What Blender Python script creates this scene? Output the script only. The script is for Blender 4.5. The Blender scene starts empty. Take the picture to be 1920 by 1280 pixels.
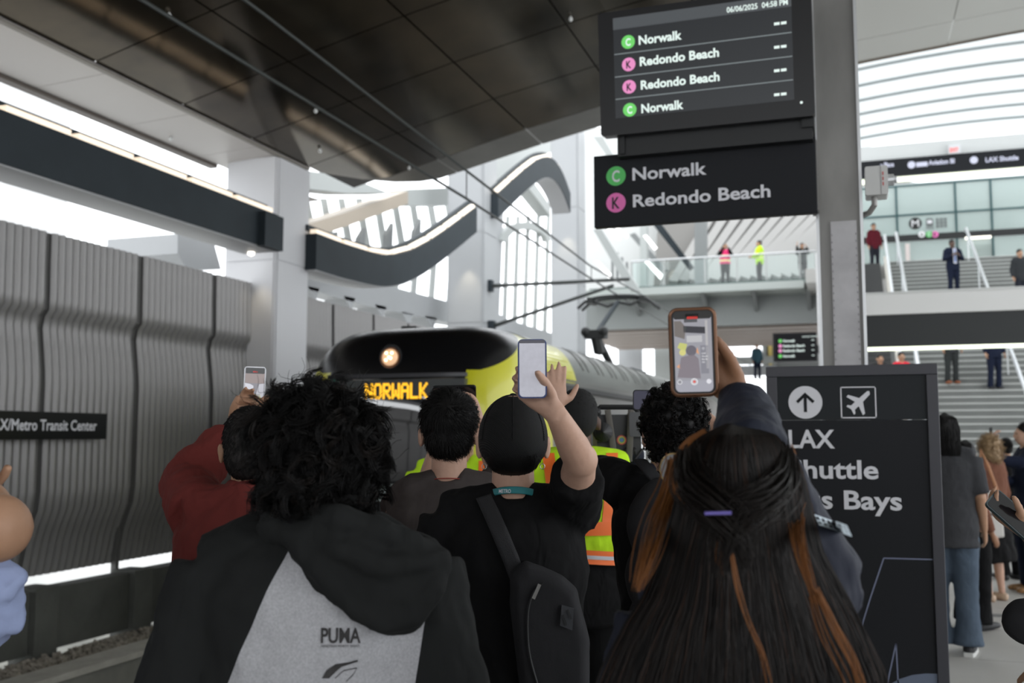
import bpy, bmesh, math, random
import numpy as np
from mathutils import Vector, Matrix, Quaternion

SC = bpy.context.scene
COL = SC.collection
PI = math.pi
# ------------------------------------------------------------ camera
F = 1867.0
CAM = Vector((0, 0, 1.6))
PITCH, YAW = math.radians(5.36), math.radians(18.93)
cam = bpy.data.cameras.new('camera')
cam.sensor_width = 36.0
cam.lens = F / 1920 * 36
cam.clip_end = 500
cam.dof.use_dof = True
cam.dof.focus_distance = 2.75
cam.dof.aperture_fstop = 3.6
camo = bpy.data.objects.new('camera', cam)
camo.location = CAM
camo.rotation_euler = (PI / 2 + PITCH, 0, YAW)
COL.objects.link(camo)
SC.camera = camo
RM = camo.rotation_euler.to_matrix()
# ------------------------------------------------------------ sky, light, exposure
SC.view_settings.view_transform = 'Standard'
SC.view_settings.look = 'None'
SC.view_settings.gamma = 1
SC.view_settings.use_curve_mapping = False
SC.view_settings.exposure = 0.0
w = bpy.data.worlds.new('overcast_sky')
SC.world = w
w.use_nodes = True
bg = w.node_tree.nodes['Background']
bg.inputs[0].default_value = (0.94, 0.97, 1.0, 1)
bg.inputs[1].default_value = 2.8


def ray(px, py):
    return (RM @ Vector(((px - 960) / F, -(py - 640) / F, -1)))


def at(px, py, d):
    return CAM + ray(px, py) * d


def onX(px, py, X):
    r = ray(px, py)
    return CAM + r * (X / r.x)


def onY(px, py, Y):
    r = ray(px, py)
    return CAM + r * (Y / r.y)


def onZ(px, py, Z):
    r = ray(px, py)
    return CAM + r * ((Z - CAM.z) / r.z)


def V(*a):
    return Vector(a)


# ------------------------------------------------------------ materials
MATS = {}


def lin(c):
    if isinstance(c, str):
        c = tuple(int(c[i:i + 2], 16) / 255 for i in (0, 2, 4))
        return tuple((x / 12.92 if x <= .04045 else ((x + .055) / 1.055) ** 2.4) for x in c)
    return c


def mat(name, col, rough=.6, metal=0., spec=.5, emit=None, es=1., noise=None, bump=None, trans=0., sheen=0., alpha=1., coat=0., aniso=None, tl=0.):
    """noise=(scale, amount[, stretch xyz])  bump=(scale, strength[, stretch])"""
    if name in MATS:
        return MATS[name]
    m = bpy.data.materials.new(name)
    m.use_nodes = True
    nt = m.node_tree
    b = nt.nodes['Principled BSDF']
    c = lin(col)
    b.inputs['Base Color'].default_value = (*c, 1)
    b.inputs['Roughness'].default_value = rough
    b.inputs['Metallic'].default_value = metal
    b.inputs['Specular IOR Level'].default_value = spec
    b.inputs['Transmission Weight'].default_value = trans
    b.inputs['Alpha'].default_value = alpha
    b.inputs['Coat Weight'].default_value = coat
    b.inputs['Sheen Weight'].default_value = sheen
    if emit is not None:
        b.inputs['Emission Color'].default_value = (*lin(emit), 1)
        b.inputs['Emission Strength'].default_value = es
    tc = None

    def coords(st):
        nonlocal tc
        if tc is None:
            tc = nt.nodes.new('ShaderNodeTexCoord')
        mp = nt.nodes.new('ShaderNodeMapping')
        mp.inputs['Scale'].default_value = st
        nt.links.new(tc.outputs['Object'], mp.inputs[0])
        return mp.outputs[0]
    if noise:
        st = noise[2] if len(noise) > 2 else (1, 1, 1)
        n = nt.nodes.new('ShaderNodeTexNoise')
        n.inputs['Scale'].default_value = noise[0]
        n.inputs['Detail'].default_value = 5
        n.inputs['Roughness'].default_value = .6
        nt.links.new(coords(st), n.inputs['Vector'])
        r = nt.nodes.new('ShaderNodeMapRange')
        r.inputs[1].default_value = .3
        r.inputs[2].default_value = .7
        r.inputs[3].default_value = 1 - noise[1]
        r.inputs[4].default_value = 1 + noise[1]
        nt.links.new(n.outputs['Fac'], r.inputs[0])
        vm = nt.nodes.new('ShaderNodeVectorMath')
        vm.operation = 'SCALE'
        vm.inputs[0].default_value = c
        nt.links.new(r.outputs[0], vm.inputs['Scale'])
        nt.links.new(vm.outputs[0], b.inputs['Base Color'])
    if bump:
        st = bump[2] if len(bump) > 2 else (1, 1, 1)
        n = nt.nodes.new('ShaderNodeTexNoise')
        n.inputs['Scale'].default_value = bump[0]
        n.inputs['Detail'].default_value = 4
        nt.links.new(coords(st), n.inputs['Vector'])
        bp = nt.nodes.new('ShaderNodeBump')
        bp.inputs['Strength'].default_value = bump[1]
        bp.inputs['Distance'].default_value = .01
        nt.links.new(n.outputs['Fac'], bp.inputs['Height'])
        nt.links.new(bp.outputs[0], b.inputs['Normal'])
    if tl > 0:
        t = nt.nodes.new('ShaderNodeBsdfTranslucent')
        t.inputs[0].default_value = (*c, 1)
        mx = nt.nodes.new('ShaderNodeMixShader')
        mx.inputs[0].default_value = tl
        nt.links.new(b.outputs[0], mx.inputs[1])
        nt.links.new(t.outputs[0], mx.inputs[2])
        nt.links.new(mx.outputs[0], nt.nodes['Material Output'].inputs[0])
    MATS[name] = m
    return m


def glassmat(name, col, alpha_gloss=.12, rough=.02):
    """thin clear glass: transparent with fresnel gloss"""
    if name in MATS:
        return MATS[name]
    m = bpy.data.materials.new(name)
    m.use_nodes = True
    nt = m.node_tree
    nt.nodes.clear()
    o = nt.nodes.new('ShaderNodeOutputMaterial')
    t = nt.nodes.new('ShaderNodeBsdfTransparent')
    t.inputs[0].default_value = (*lin(col), 1)
    g = nt.nodes.new('ShaderNodeBsdfGlossy')
    g.inputs['Roughness'].default_value = rough
    fr = nt.nodes.new('ShaderNodeFresnel')
    fr.inputs[0].default_value = 1.5
    ad = nt.nodes.new('ShaderNodeMath')
    ad.operation = 'ADD'
    ad.inputs[1].default_value = alpha_gloss
    mx = nt.nodes.new('ShaderNodeMixShader')
    nt.links.new(fr.outputs[0], ad.inputs[0])
    nt.links.new(ad.outputs[0], mx.inputs[0])
    nt.links.new(t.outputs[0], mx.inputs[1])
    nt.links.new(g.outputs[0], mx.inputs[2])
    nt.links.new(mx.outputs[0], o.inputs[0])
    MATS[name] = m
    return m


def emat(name, col, s=1.):
    return mat(name, (0.01, 0.01, 0.01), .5, emit=col, es=s)


# ------------------------------------------------------------ mesh builder
class MB:
    def __init__(s):
        s.v = []
        s.f = []

    def add(s, vs, fs):
        o = len(s.v)
        s.v += [Vector(x) for x in vs]
        s.f += [tuple(i + o for i in f) for f in fs]
        return s

    def box(s, c, size, M=None):
        hx, hy, hz = size[0] / 2, size[1] / 2, size[2] / 2
        vs = [V(x, y, z) for x in (-hx, hx) for y in (-hy, hy) for z in (-hz, hz)]
        if M is not None:
            vs = [M @ v for v in vs]
        c = Vector(c)
        return s.add([c + v for v in vs], [(0, 1, 3, 2), (4, 6, 7, 5), (0, 4, 5, 1), (2, 3, 7, 6), (0, 2, 6, 4), (1, 5, 7, 3)])

    def bb(s, a, b):
        return s.box([(a[i] + b[i]) / 2 for i in range(3)], [abs(b[i] - a[i]) for i in range(3)])

    def bar(s, a, b, wd, ht, up=(0, 0, 1)):
        a, b = Vector(a), Vector(b)
        t = (b - a)
        L = t.length
        t.normalize()
        up = Vector(up)
        sd = t.cross(up)
        if sd.length < 1e-4:
            sd = t.cross(V(1, 0, 0))
        sd.normalize()
        u = sd.cross(t)
        M = Matrix((sd, t, u)).transposed()
        return s.box((a + b) / 2, (wd, L, ht), M)

    def tube(s, pts, rads, n=10, ref=(1, 0, 0), cap=.5):
        pts = [Vector(p) for p in pts]
        k = len(pts)
        if not isinstance(rads, (list, tuple)):
            rads = [rads] * k
        rads = [(r, r) if not isinstance(r, (list, tuple)) else r for r in rads]
        T = []
        for i in range(k):
            t = pts[min(i + 1, k - 1)] - pts[max(i - 1, 0)]
            if t.length < 1e-9:
                t = V(0, 0, 1)
            T.append(t.normalized())
        ref = Vector(ref)
        sd = ref - ref.dot(T[0]) * T[0]
        if sd.length < .05:
            sd = T[0].orthogonal()
        sd.normalize()
        vs = []
        for i in range(k):
            sd = sd - sd.dot(T[i]) * T[i]
            if sd.length < 1e-6:
                sd = T[i].orthogonal()
            sd.normalize()
            ot = T[i].cross(sd)
            a, b = rads[i]
            for j in range(n):
                an = 2 * PI * j / n
                vs.append(pts[i] + sd * (a * math.cos(an)) + ot * (b * math.sin(an)))
        fs = []
        for i in range(k - 1):
            for j in range(n):
                j2 = (j + 1) % n
                fs.append((i * n + j, i * n + j2, (i + 1) * n + j2, (i + 1) * n + j))
        if cap is not None:
            vs.append(pts[0] - T[0] * min(rads[0]) * cap)
            vs.append(pts[-1] + T[-1] * min(rads[-1]) * cap)
            a0, b0 = len(vs) - 2, len(vs) - 1
            for j in range(n):
                j2 = (j + 1) % n
                fs.append((j2, j, a0))
                fs.append(((k - 1) * n + j, (k - 1) * n + j2, b0))
        return s.add(vs, fs)

    def ell(s, c, r, M=None, n=16, m=10):
        c = Vector(c)
        if not isinstance(r, (list, tuple)):
            r = (r, r, r)
        vs = [V(0, 0, r[2])]
        for i in range(1, m):
            ph = PI * i / m
            for j in range(n):
                th = 2 * PI * j / n
                vs.append(V(r[0] * math.sin(ph) * math.cos(th), r[1] * math.sin(ph) * math.sin(th), r[2] * math.cos(ph)))
        vs.append(V(0, 0, -r[2]))
        if M is not None:
            vs = [M @ v for v in vs]
        fs = [(0, 1 + j, 1 + (j + 1) % n) for j in range(n)]
        for i in range(m - 2):
            for j in range(n):
                a = 1 + i * n
                fs.append((a + j, a + n + j, a + n + (j + 1) % n, a + (j + 1) % n))
        e = len(vs) - 1
        a = 1 + (m - 2) * n
        fs += [(a + (j + 1) % n, a + j, e) for j in range(n)]
        return s.add([c + v for v in vs], fs)

    def disc(s, c, nrm, r0, r1, th, n=24, up=(0, 0, 1)):
        """cylinder of thickness th along nrm, elliptical radii"""
        nrm = Vector(nrm).normalized()
        up = Vector(up)
        up = (up - up.dot(nrm) * nrm).normalized()
        sd = up.cross(nrm)
        vs = []
        for k in (0, 1):
            for j in range(n):
                a = 2 * PI * j / n
                vs.append(Vector(c) + nrm * (k * th) + sd * r0 * math.cos(a) + up * r1 * math.sin(a))
        fs = [tuple(range(n))[::-1], tuple(range(n, 2 * n))]
        fs += [(j, (j + 1) % n, n + (j + 1) % n, n + j) for j in range(n)]
        return s.add(vs, fs)

    def prism(s, poly, d):
        """poly: list of 3D points (planar), extruded by vector d"""
        n = len(poly)
        p = [Vector(x) for x in poly]
        d = Vector(d)
        return s.add(p + [x + d for x in p], [tuple(range(n))[::-1], tuple(range(n, 2 * n))] + [(j, (j + 1) % n, n + (j + 1) % n, n + j) for j in range(n)])

    def grid(s, rows, closed=False):
        h = len(rows)
        wd = len(rows[0])
        vs = [p for r in rows for p in r]
        fs = []
        for i in range(h - 1):
            for j in range(wd - (0 if closed else 1)):
                j2 = (j + 1) % wd
                fs.append((i * wd + j, i * wd + j2, (i + 1) * wd + j2, (i + 1) * wd + j))
        return s.add(vs, fs)

    def sheet(s, rows, th):
        """double sided sheet: rows grid offset by vector th, closed border"""
        h, wd = len(rows), len(rows[0])
        th = Vector(th)
        s.grid(rows)
        s.grid([[Vector(p) + th for p in r][::-1] for r in rows])
        rim = [rows[0][j] for j in range(wd)] + [rows[i][wd - 1] for i in range(1, h)] + [rows[h - 1][j] for j in range(wd - 2, -1, -1)] + [rows[i][0] for i in range(h - 2, 0, -1)]
        n = len(rim)
        rim = [Vector(p) for p in rim]
        s.add(rim + [p + th for p in rim], [(j, n + j, n + (j + 1) % n, (j + 1) % n) for j in range(n)])
        return s

    def build(s, name, m, parent=None, smooth=False, label=None, bevel=0.):
        off = V(0, 0, 0)
        q = parent
        while q is not None:
            off += q.location
            q = q.parent
        me = bpy.data.meshes.new(name)
        me.from_pydata([tuple(v - off) for v in s.v], [], s.f)
        me.update()
        if m is not None:
            me.materials.append(m)
        if smooth:
            me.polygons.foreach_set('use_smooth', [True] * len(me.polygons))
        o = bpy.data.objects.new(name, me)
        COL.objects.link(o)
        if parent is not None:
            o.parent = parent
        if label:
            o['label'] = label
        if bevel > 0:
            md = o.modifiers.new('bevel', 'BEVEL')
            md.width = bevel
            md.segments = 2
            md.limit_method = 'ANGLE'
        return o


def thing(name, label, cat, loc=(0, 0, 0), group=None):
    o = bpy.data.objects.new(name, None)
    o.empty_display_size = .1
    COL.objects.link(o)
    o.location = loc
    tag(o, label, cat, group)
    return o


def tag(o, label, cat, group=None):
    o['label'] = label
    o['category'] = cat
    if group:
        o['group'] = group
    return o


def struct(o, label=None, cat=None):
    o['kind'] = 'structure'
    if label:
        o['label'] = label
    if cat:
        o['category'] = cat
    return o


def copytree(o, loc=None, parent=None):
    c = o.copy()
    COL.objects.link(c)
    c.parent = parent
    if loc is not None:
        c.location = loc
    for ch in list(o.children):
        copytree(ch, None, c)
    return c


def bake(o, voxel, it=4, disp=None, dec=None, post=0):
    r = o.modifiers.new('r', 'REMESH')
    r.mode = 'VOXEL'
    r.voxel_size = voxel
    r.adaptivity = 0
    if it:
        sm = o.modifiers.new('s', 'SMOOTH')
        sm.factor = .5
        sm.iterations = it
    if disp:
        for k, (st, sz) in enumerate(disp):
            t = bpy.data.textures.new('fold', 'CLOUDS')
            t.noise_scale = sz
            t.noise_depth = 1
            d = o.modifiers.new('d', 'DISPLACE')
            d.texture = t
            d.texture_coords = 'LOCAL'
            d.strength = st
            d.mid_level = .5
    if dec:
        d = o.modifiers.new('dc', 'DECIMATE')
        d.ratio = dec
    dg = bpy.context.evaluated_depsgraph_get()
    me = bpy.data.meshes.new_from_object(o.evaluated_get(dg))
    ms = list(o.data.materials)
    o.modifiers.clear()
    old = o.data
    o.data = me
    me.name = old.name
    if not me.materials:
        for m_ in ms:
            me.materials.append(m_)
    me.polygons.foreach_set('use_smooth', [True] * len(me.polygons))
    bpy.data.meshes.remove(old)
    return o


# ------------------------------------------------------------ text
_TC = {}


def text_geo(s, bold=0.):
    k = (s, bold)
    if k in _TC:
        return _TC[k]
    cu = bpy.data.curves.new('t', 'FONT')
    cu.body = s
    cu.size = 1
    cu.offset = bold
    cu.resolution_u = 3
    o = bpy.data.objects.new('t', cu)
    COL.objects.link(o)
    dg = bpy.context.evaluated_depsgraph_get()
    me = bpy.data.meshes.new_from_object(o.evaluated_get(dg))
    vs = [v.co.copy() for v in me.vertices]
    fs = [tuple(p.vertices) for p in me.polygons]
    bpy.data.objects.remove(o)
    bpy.data.curves.remove(cu)
    bpy.data.meshes.remove(me)
    _TC[k] = (vs, fs)
    return _TC[k]


_cap = None


def caph(bold=0.):
    vs, _ = text_geo('H', bold)
    return max(v.y for v in vs) - min(v.y for v in vs)


class Frame:
    """plane with origin o, unit right u, unit up v; n = u x v points at viewer"""

    def __init__(s, o, u, v):
        s.o, s.u, s.v = Vector(o), Vector(u).normalized(), Vector(v).normalized()
        s.n = s.u.cross(s.v)

    def p(s, a, b, c=0.):
        return s.o + s.u * a + s.v * b + s.n * c

    def uv(s, px, py):
        r = ray(px, py)
        t = (s.o - CAM).dot(s.n) / r.dot(s.n)
        q = CAM + r * t - s.o
        return q.dot(s.u), q.dot(s.v)

    def box(s, mb, u0, v0, u1, v1, w0, w1):
        vs = [s.p(a, b, c) for a in (u0, u1) for b in (v0, v1) for c in (w0, w1)]
        return mb.add(vs, [(0, 1, 3, 2), (4, 6, 7, 5), (0, 4, 5, 1), (2, 3, 7, 6), (0, 2, 6, 4), (1, 5, 7, 3)])

    def pbox(s, mb, p0, p1, w0, w1):
        a = s.uv(*p0)
        b = s.uv(*p1)
        return s.box(mb, min(a[0], b[0]), min(a[1], b[1]), max(a[0], b[0]), max(a[1], b[1]), w0, w1)

    def rbox(s, mb, u0, v0, u1, v1, w0, w1, r, n=5):
        pts = []
        for cx, cy, a0 in ((u1 - r, v1 - r, 0), (u0 + r, v1 - r, 90), (u0 + r, v0 + r, 180), (u1 - r, v0 + r, 270)):
            for i in range(n + 1):
                a = math.radians(a0 + 90 * i / n)
                pts.append(s.p(cx + r * math.cos(a), cy + r * math.sin(a), w0))
        return mb.prism(pts, s.n * (w1 - w0))

    def text(s, mb, t, u, v, h, width=None, bold=.02, w=.002):
        """left baseline at (u,v), cap height h, optional exact width"""
        vs, fs = text_geo(t, bold)
        if not vs:
            return mb
        x0 = min(q.x for q in vs)
        x1 = max(q.x for q in vs)
        sy = h / caph(bold)
        sx = sy if width is None else width / (x1 - x0)
        return mb.add([s.p(u + (q.x - x0) * sx, v + q.y * sy, w) for q in vs], fs)

    def ptext(s, mb, t, pl, pr_x, hpx, bold=.02, w=.002, py_r=None):
        u0, v0 = s.uv(*pl)
        u1, _ = s.uv(pr_x, pl[1])
        _, v2 = s.uv(pl[0], pl[1] - hpx)
        return s.text(mb, t, u0, v0, v2 - v0, u1 - u0, bold, w)

    def disc(s, mb, u, v, r, w0, w1, n=24):
        return mb.disc(s.p(u, v, w0), s.n, r, r, w1 - w0, n, s.v)
rnd = random.Random(7)
# ------------------------------------------------------------ material palette
M_conc = mat('concrete_floor', (.42, .41, .39), .45, noise=(1.2, .08), bump=(60, .05))
M_concd = mat('stained_concrete', (.19, .19, .165), .8, noise=(1.1, .35, (1, 1, 1)), bump=(30, .2))
M_curb = mat('dark_concrete', (.085, .088, .08), .8, noise=(1.3, .3), bump=(30, .2))
M_ball = mat('ballast', (.25, .23, .195), .95, noise=(14, .45), bump=(40, .6))
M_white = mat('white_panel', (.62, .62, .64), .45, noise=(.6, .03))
M_far_shaded = mat('shaded_white_panel', (.36, .37, .38), .5, noise=(.6, .03))  # darker copy of the white panel, roof shade put into the colour
M_faro_shaded = mat('shaded_frame', (.40, .42, .41), .5)  # off-white lowered likewise, shade under the roof put into the colour
M_joint = mat('joint', (.16, .16, .16), .7)
M_off = mat('offwhite', (.72, .73, .72), .5)
M_cream = mat('cream_panel', (.66, .58, .48), .5)
M_slate = mat('slate_metal', (.026, .034, .040), .6, spec=.2, noise=(2, .1))
M_under = mat('beam_underside', (.38, .38, .39), .5)
M_strip = mat('strip_lamp', (.9, .85, .75), .5, emit=(1, .80, .60), es=.85)
M_lamp = emat('lamp_lens', (1, .93, .8), 4)
M_led = emat('led_strip', (.93, 1, .78), 2.2)
M_bronze = mat('bronze_panel', (.052, .040, .025), .13, metal=.85, spec=.5, noise=(1.4, .35), bump=(2.2, .05))
M_bronze2 = mat('bronze_fascia', (.10, .096, .085), .4, noise=(1.4, .2))
M_seam = mat('seam', (.008, .007, .006), .6)
M_soffit = mat('pale_soffit', (.50, .47, .45), .42)
M_psoff = mat('pale_roof_panel', (.60, .60, .57), .5)
M_fence = mat('fence_metal', (.25, .243, .24), .42, metal=.4, noise=(1.5, .14, (3, 3, .6)))
M_post = mat('fence_post', (.085, .083, .08), .5)
M_black = mat('black_paint', (.010, .011, .012), .45)
M_sign = mat('sign_charcoal', (.011, .012, .015), .6, spec=.25)
M_frame = mat('sign_frame', (.045, .045, .055), .45)
M_steel = mat('galvanised_steel', (.23, .225, .215), .45, metal=.55, noise=(3, .15, (1, 1, .35)))
M_steel2 = mat('brushed_steel_plate', (.42, .41, .42), .45, metal=.4, noise=(5, .12))
M_alu = mat('aluminium', (.6, .61, .62), .35, metal=.7)
M_letter = mat('white_lettering', (.72, .72, .76), .6)
M_green = mat('line_green', (.10, .52, .13), .6)
M_pink = mat('line_pink', (.78, .17, .46), .6)
M_wire = mat('wire', (.03, .035, .033), .5)
M_glass = glassmat('clear_glass', (.92, .97, .96), .0)
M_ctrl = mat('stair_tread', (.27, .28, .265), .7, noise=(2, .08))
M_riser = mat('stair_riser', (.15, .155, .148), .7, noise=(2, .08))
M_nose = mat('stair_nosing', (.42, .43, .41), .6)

# ------------------------------------------------------------ ground, floor, track bed
g = MB()
g.bb((-120, -40, -1.45), (-11.2, 160, -1.35))
struct(g.build('ground', mat('pale_ground', (.62, .62, .60), .8)), 'pale bright ground beyond the corrugated fence', 'ground')
fl = thing('floor', 'pale grey concrete platform floor', 'floor')
fl['kind'] = 'structure'
del fl['category']
MB().bb((-3.02, -6, -1.4), (14, 48, -.03)).build('slab', M_conc, fl)
# floor slabs with joints: large pavers
fm = None
for i in range(0, 13):
    for j in range(0, 7):
        x0 = -3.0 + j * 2.4
        y0 = -4 + i * 2.4
        if fm is None:
            fm = MB().bb((.006, .006, -.04), (2.394, 2.394, 0)).build('paver', M_conc, fl)
            fm.location = (x0, y0, 0)
        else:
            c = fm.copy()
            COL.objects.link(c)
            c.location = (x0, y0, 0)
# drain slot
d_ = MB().bb((.9, 9.9, 0), (6, 10.02, .006)).build('drain_channel', M_joint, fl, label='dark slotted drain across the floor')

tb = MB()
n_ = 60
rows = []
for i in range(90):
    y = -6 + i * .6
    rows.append([V(-8.83 + min(j * .055, 1.69), y, -.93 + .05 * math.sin(j * 1.9 + i * 2.3) + rnd.uniform(-.02, .02)) for j in range(33)])
tb.grid(rows)
bo = tb.build('ballast_bed', M_ball)
tag(bo, 'grey brown gravel ballast bed beside the concrete ledge', 'gravel')
bo['kind'] = 'stuff'
st = MB()
for k in range(5200):
    y = 6.5 + 9 * rnd.random() ** 1.3
    x = -8.72 + rnd.random() * 1.56
    r = rnd.uniform(.016, .04)
    rt = Matrix.Rotation(rnd.random() * 6, 3, 'X') @ Matrix.Rotation(rnd.random() * 6, 3, 'Z')
    c = V(x, y, -.90 + rnd.uniform(0, .03))
    st.add([c + rt @ V(*q) * r for q in ((1.1, 0, 0), (-1, 0, .1), (0, 1.2, 0), (.1, -1, 0), (0, 0, .8), (0, .1, -.8))],
           [(0, 2, 4), (2, 1, 4), (1, 3, 4), (3, 0, 4), (2, 0, 5), (1, 2, 5), (3, 1, 5), (0, 3, 5)])
so = st.build('ballast_stones', mat('stone', (.30, .27, .23), .95, noise=(9, .5)))
tag(so, 'loose grey brown ballast stones lying on the track bed', 'gravel')
so['kind'] = 'stuff'
MB().bb((-11.2, -6, -1.4), (-3.02, 60, -1.2)).build('trackbed_slab', M_concd)
struct(bpy.data.objects['trackbed_slab'], 'concrete slab under the train track')
led = thing('concrete_ledge', 'long pale-topped concrete ledge beside the track, stained on its face', 'ledge', (-7.0, 0, -1.2))
MB().bb((-7.12, -6, -1.2), (-6.88, 60, -.60)).build('wall', M_concd, led)
MB().bb((-7.14, -6, -.60), (-6.80, 60, -.54)).build('coping', mat('pale_concrete', (.34, .33, .29), .8, noise=(5, .15)), led, label='pale flat coping')
rl = MB()
for x in (-5.36, -3.92):
    for a, b, c, d in ((-.035, .035, -1.02, -.99), (-.01, .01, -1.16, -1.02), (-.07, .07, -1.2, -1.16)):
        rl.bb((x + a, -6, c), (x + b, 60, d))
o = rl.build('track_rails', M_steel)
tag(o, 'pair of steel rails in the concrete trough under the train', 'rails')

# curb wall behind the ballast
cb = thing('curb_wall', 'low dark concrete curb wall standing behind the gravel', 'curb', (-8.95, 0, -.95))
ys = [-2.0]
while ys[-1] < 40:
    ys.append(ys[-1] + (1.27 if len(ys) % 2 else .36))
for i in range(len(ys) - 1):
    blk = (i % 2 == 1)
    m = MB()
    if blk:
        m.bb((-9.12, ys[i] + .006, -1.02), (-8.76, ys[i + 1] - .006, -.13))
        m.build('pier', M_curb, cb)
    else:
        m.bb((-9.08, ys[i] + .006, -.86), (-8.84, ys[i + 1] - .006, -.16))
        m.build('block', M_curb, cb)

# ------------------------------------------------------------ corrugated fence
fe = thing('corrugated_fence', 'tall grey corrugated metal fence along the far side of the track', 'fence', (-9, 10, -.16))
prof = [(4.0, 0.0), (3.6, .005), (3.22, .015), (3.08, .01), (3.0, -.05), (2.86, -.075), (2.66, -.05), (2.35, -.01), (2.2, 0), (1.4, 0), (.95, 0), (.72, -.03), (.52, -.11), (.34, -.17), (.12, -.21), (-.06, -.25)]


def slat(wd):
    m = MB()
    rows = []
    for z, x in prof:
        r = []
        for a in range(9):
            t = a / 8
            r.append(V(x + .032 * math.sin(PI * t) ** 1.3, t * wd, z))
        rows.append(r)
    m.grid(rows[::-1])
    m.grid([[p + V(-.012, 0, 0) for p in r] for r in rows])
    return m


bays = [-15.21 + 1.63 * i for i in range(12)] + [4.35, 5.97, 7.6, 9.2, 10.83, 12.46]
bays2 = [14.42 + i * 1.63 for i in range(6)]
cache = {}
for (b, e) in [(x, x + 1.63) for x in bays[:-1]] + [(12.46, 13.5)] + [(x, x + 1.63) for x in bays2]:
    # post plate
    p = MB()
    rows = []
    for z, x in prof:
        rows.append([V(-9.0 + x - .035, b - .12, z), V(-9.0 + x - .035, b + .2, z)])
    p.sheet(rows[::-1], V(-.03, 0, 0))
    p.build('post', M_post, fe)
    n = 13 if e - b > 1.2 else 8
    wd = (e - b - .11) / n
    for k in range(n):
        key = round(wd, 4)
        if key not in cache:
            so_ = slat(wd * .97).build('slat', M_fence, None, smooth=True)
            cache[key] = so_.data
            so_.parent = fe
        else:
            so_ = bpy.data.objects.new('slat', cache[key])
            COL.objects.link(so_)
            so_.parent = fe
        so_.location = V(-9.0, b + .11 + k * wd, 0) - fe.location
MB().bb((-9.28, -15, 2.9), (-9.16, 24, 3.05)).build('rail', M_post, fe)
MB().bb((-9.24, -15, 1.2), (-9.14, 24, 1.3)).build('rail', M_post, fe)
for yy in (7.7, 10.75, 12.4, 16.5, 20):
    MB().bb((-9.20, yy, -.2), (-9.12, yy + .06, .9)).build('stake', M_post, fe, label='thin dark support foot')

# station name sign on the fence
sf = Frame(onX(0, 824, -8.78), (0, 1, 0), (0, 0, 1))
sn = thing('station_name_sign', 'long black station name sign mounted low on the corrugated fence', 'sign', sf.o)
m = MB()
u1, v1 = sf.uv(201, 773)
sf.box(m, -2.2, 0, u1, .315, -.03, 0)
m.build('board', mat('gloss_black', (.004, .005, .005), .3), sn)
m = MB()
ux, _ = sf.uv(0, 800)
wl = text_geo('LAX/Metro Transit Center', .02)[0]
wtot = max(q.x for q in wl) - min(q.x for q in wl)
uR = sf.uv(181, 806)[0]
h_ = .125
sx = (uR - ux) / (text_geo('X/Metro Transit Center', .02) and (max(q.x for q in text_geo('X/Metro Transit Center', .02)[0])))
sf.text(m, 'LAX/Metro Transit Center', uR - wtot * sx, .105, h_, wtot * sx, .02)
m.build('lettering', M_letter, sn)

# ------------------------------------------------------------ roof soffit: bronze panels with seams


def zc(x):
    P = [(-9.7, 5.98), (-8.5, 6.05), (-7, 6.42), (-5.2, 6.84), (-3.15, 7.25), (-1.5, 7.5), (0, 7.68), (2.5, 7.9), (6, 8.1), (12, 8.2)]
    for (a, za), (b, zb) in zip(P, P[1:]):
        if x <= b:
            return za + (zb - za) * (x - a) / (b - a)
    return P[-1][1]


ce = thing('ceiling', 'dark bronze panelled soffit sweeping down over the platform', 'ceiling', (0, 0, 6))
ce['kind'] = 'structure'
del ce['category']
Ys = [-2.08, -.45, 1.18, 2.81, 4.44, 6.07, 7.7, 9.33, 10.98, 12.63, 14.26, 15.9, 16.85]
Xs = [-8.5, -6.85, -5.2, -3.55, -1.9, -.25, 1.6, 3.6, 5.6, 7.6, 9.6, 11.6]


def edge_cut(x, y):
    """rounded near corner of the far left end of the soffit"""
    if y > 14.26 and x < -7.0:
        lim = 16.85 - 2.2 * (max(0, (-7.0 - x)) / 1.5) ** 2.2
        return min(y, lim)
    return y


for j in range(len(Xs) - 1):
    for i in range(len(Ys) - 1):
        gx = .012 if j < 6 else .0
        x0, x1, y0, y1 = Xs[j] + gx, Xs[j + 1] - gx, Ys[i] + .012, Ys[i + 1] - .012
        rows = []
        nx = 5 if (i >= 10 and j == 0) else 3
        for b in range(4):
            r = []
            for a in range(nx + 1):
                x = x0 + (x1 - x0) * a / nx
                y = y0 + (y1 - y0) * b / 3
                y = edge_cut(x, y) if b else min(y, edge_cut(x, y))
                r.append(V(x, y, zc(x)))
            rows.append(r)
        m = MB()
        m.sheet(rows, V(0, 0, .04))
        mt = M_bronze if x1 < -.2 else M_psoff
        if i == len(Ys) - 2 and x1 < -.2:
            mt = M_bronze2
        o = m.build('panel', mt, ce)
        if mt is M_psoff and i == 0 and j == 5:
            pass
m = MB()
rows = []
for b in range(len(Ys) - 1):
    rows.append([V(x, Ys[b], zc(x) + .03) for x in Xs])
m.sheet(rows, V(0, 0, .05))
m.build('backing', M_seam, ce)
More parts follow.
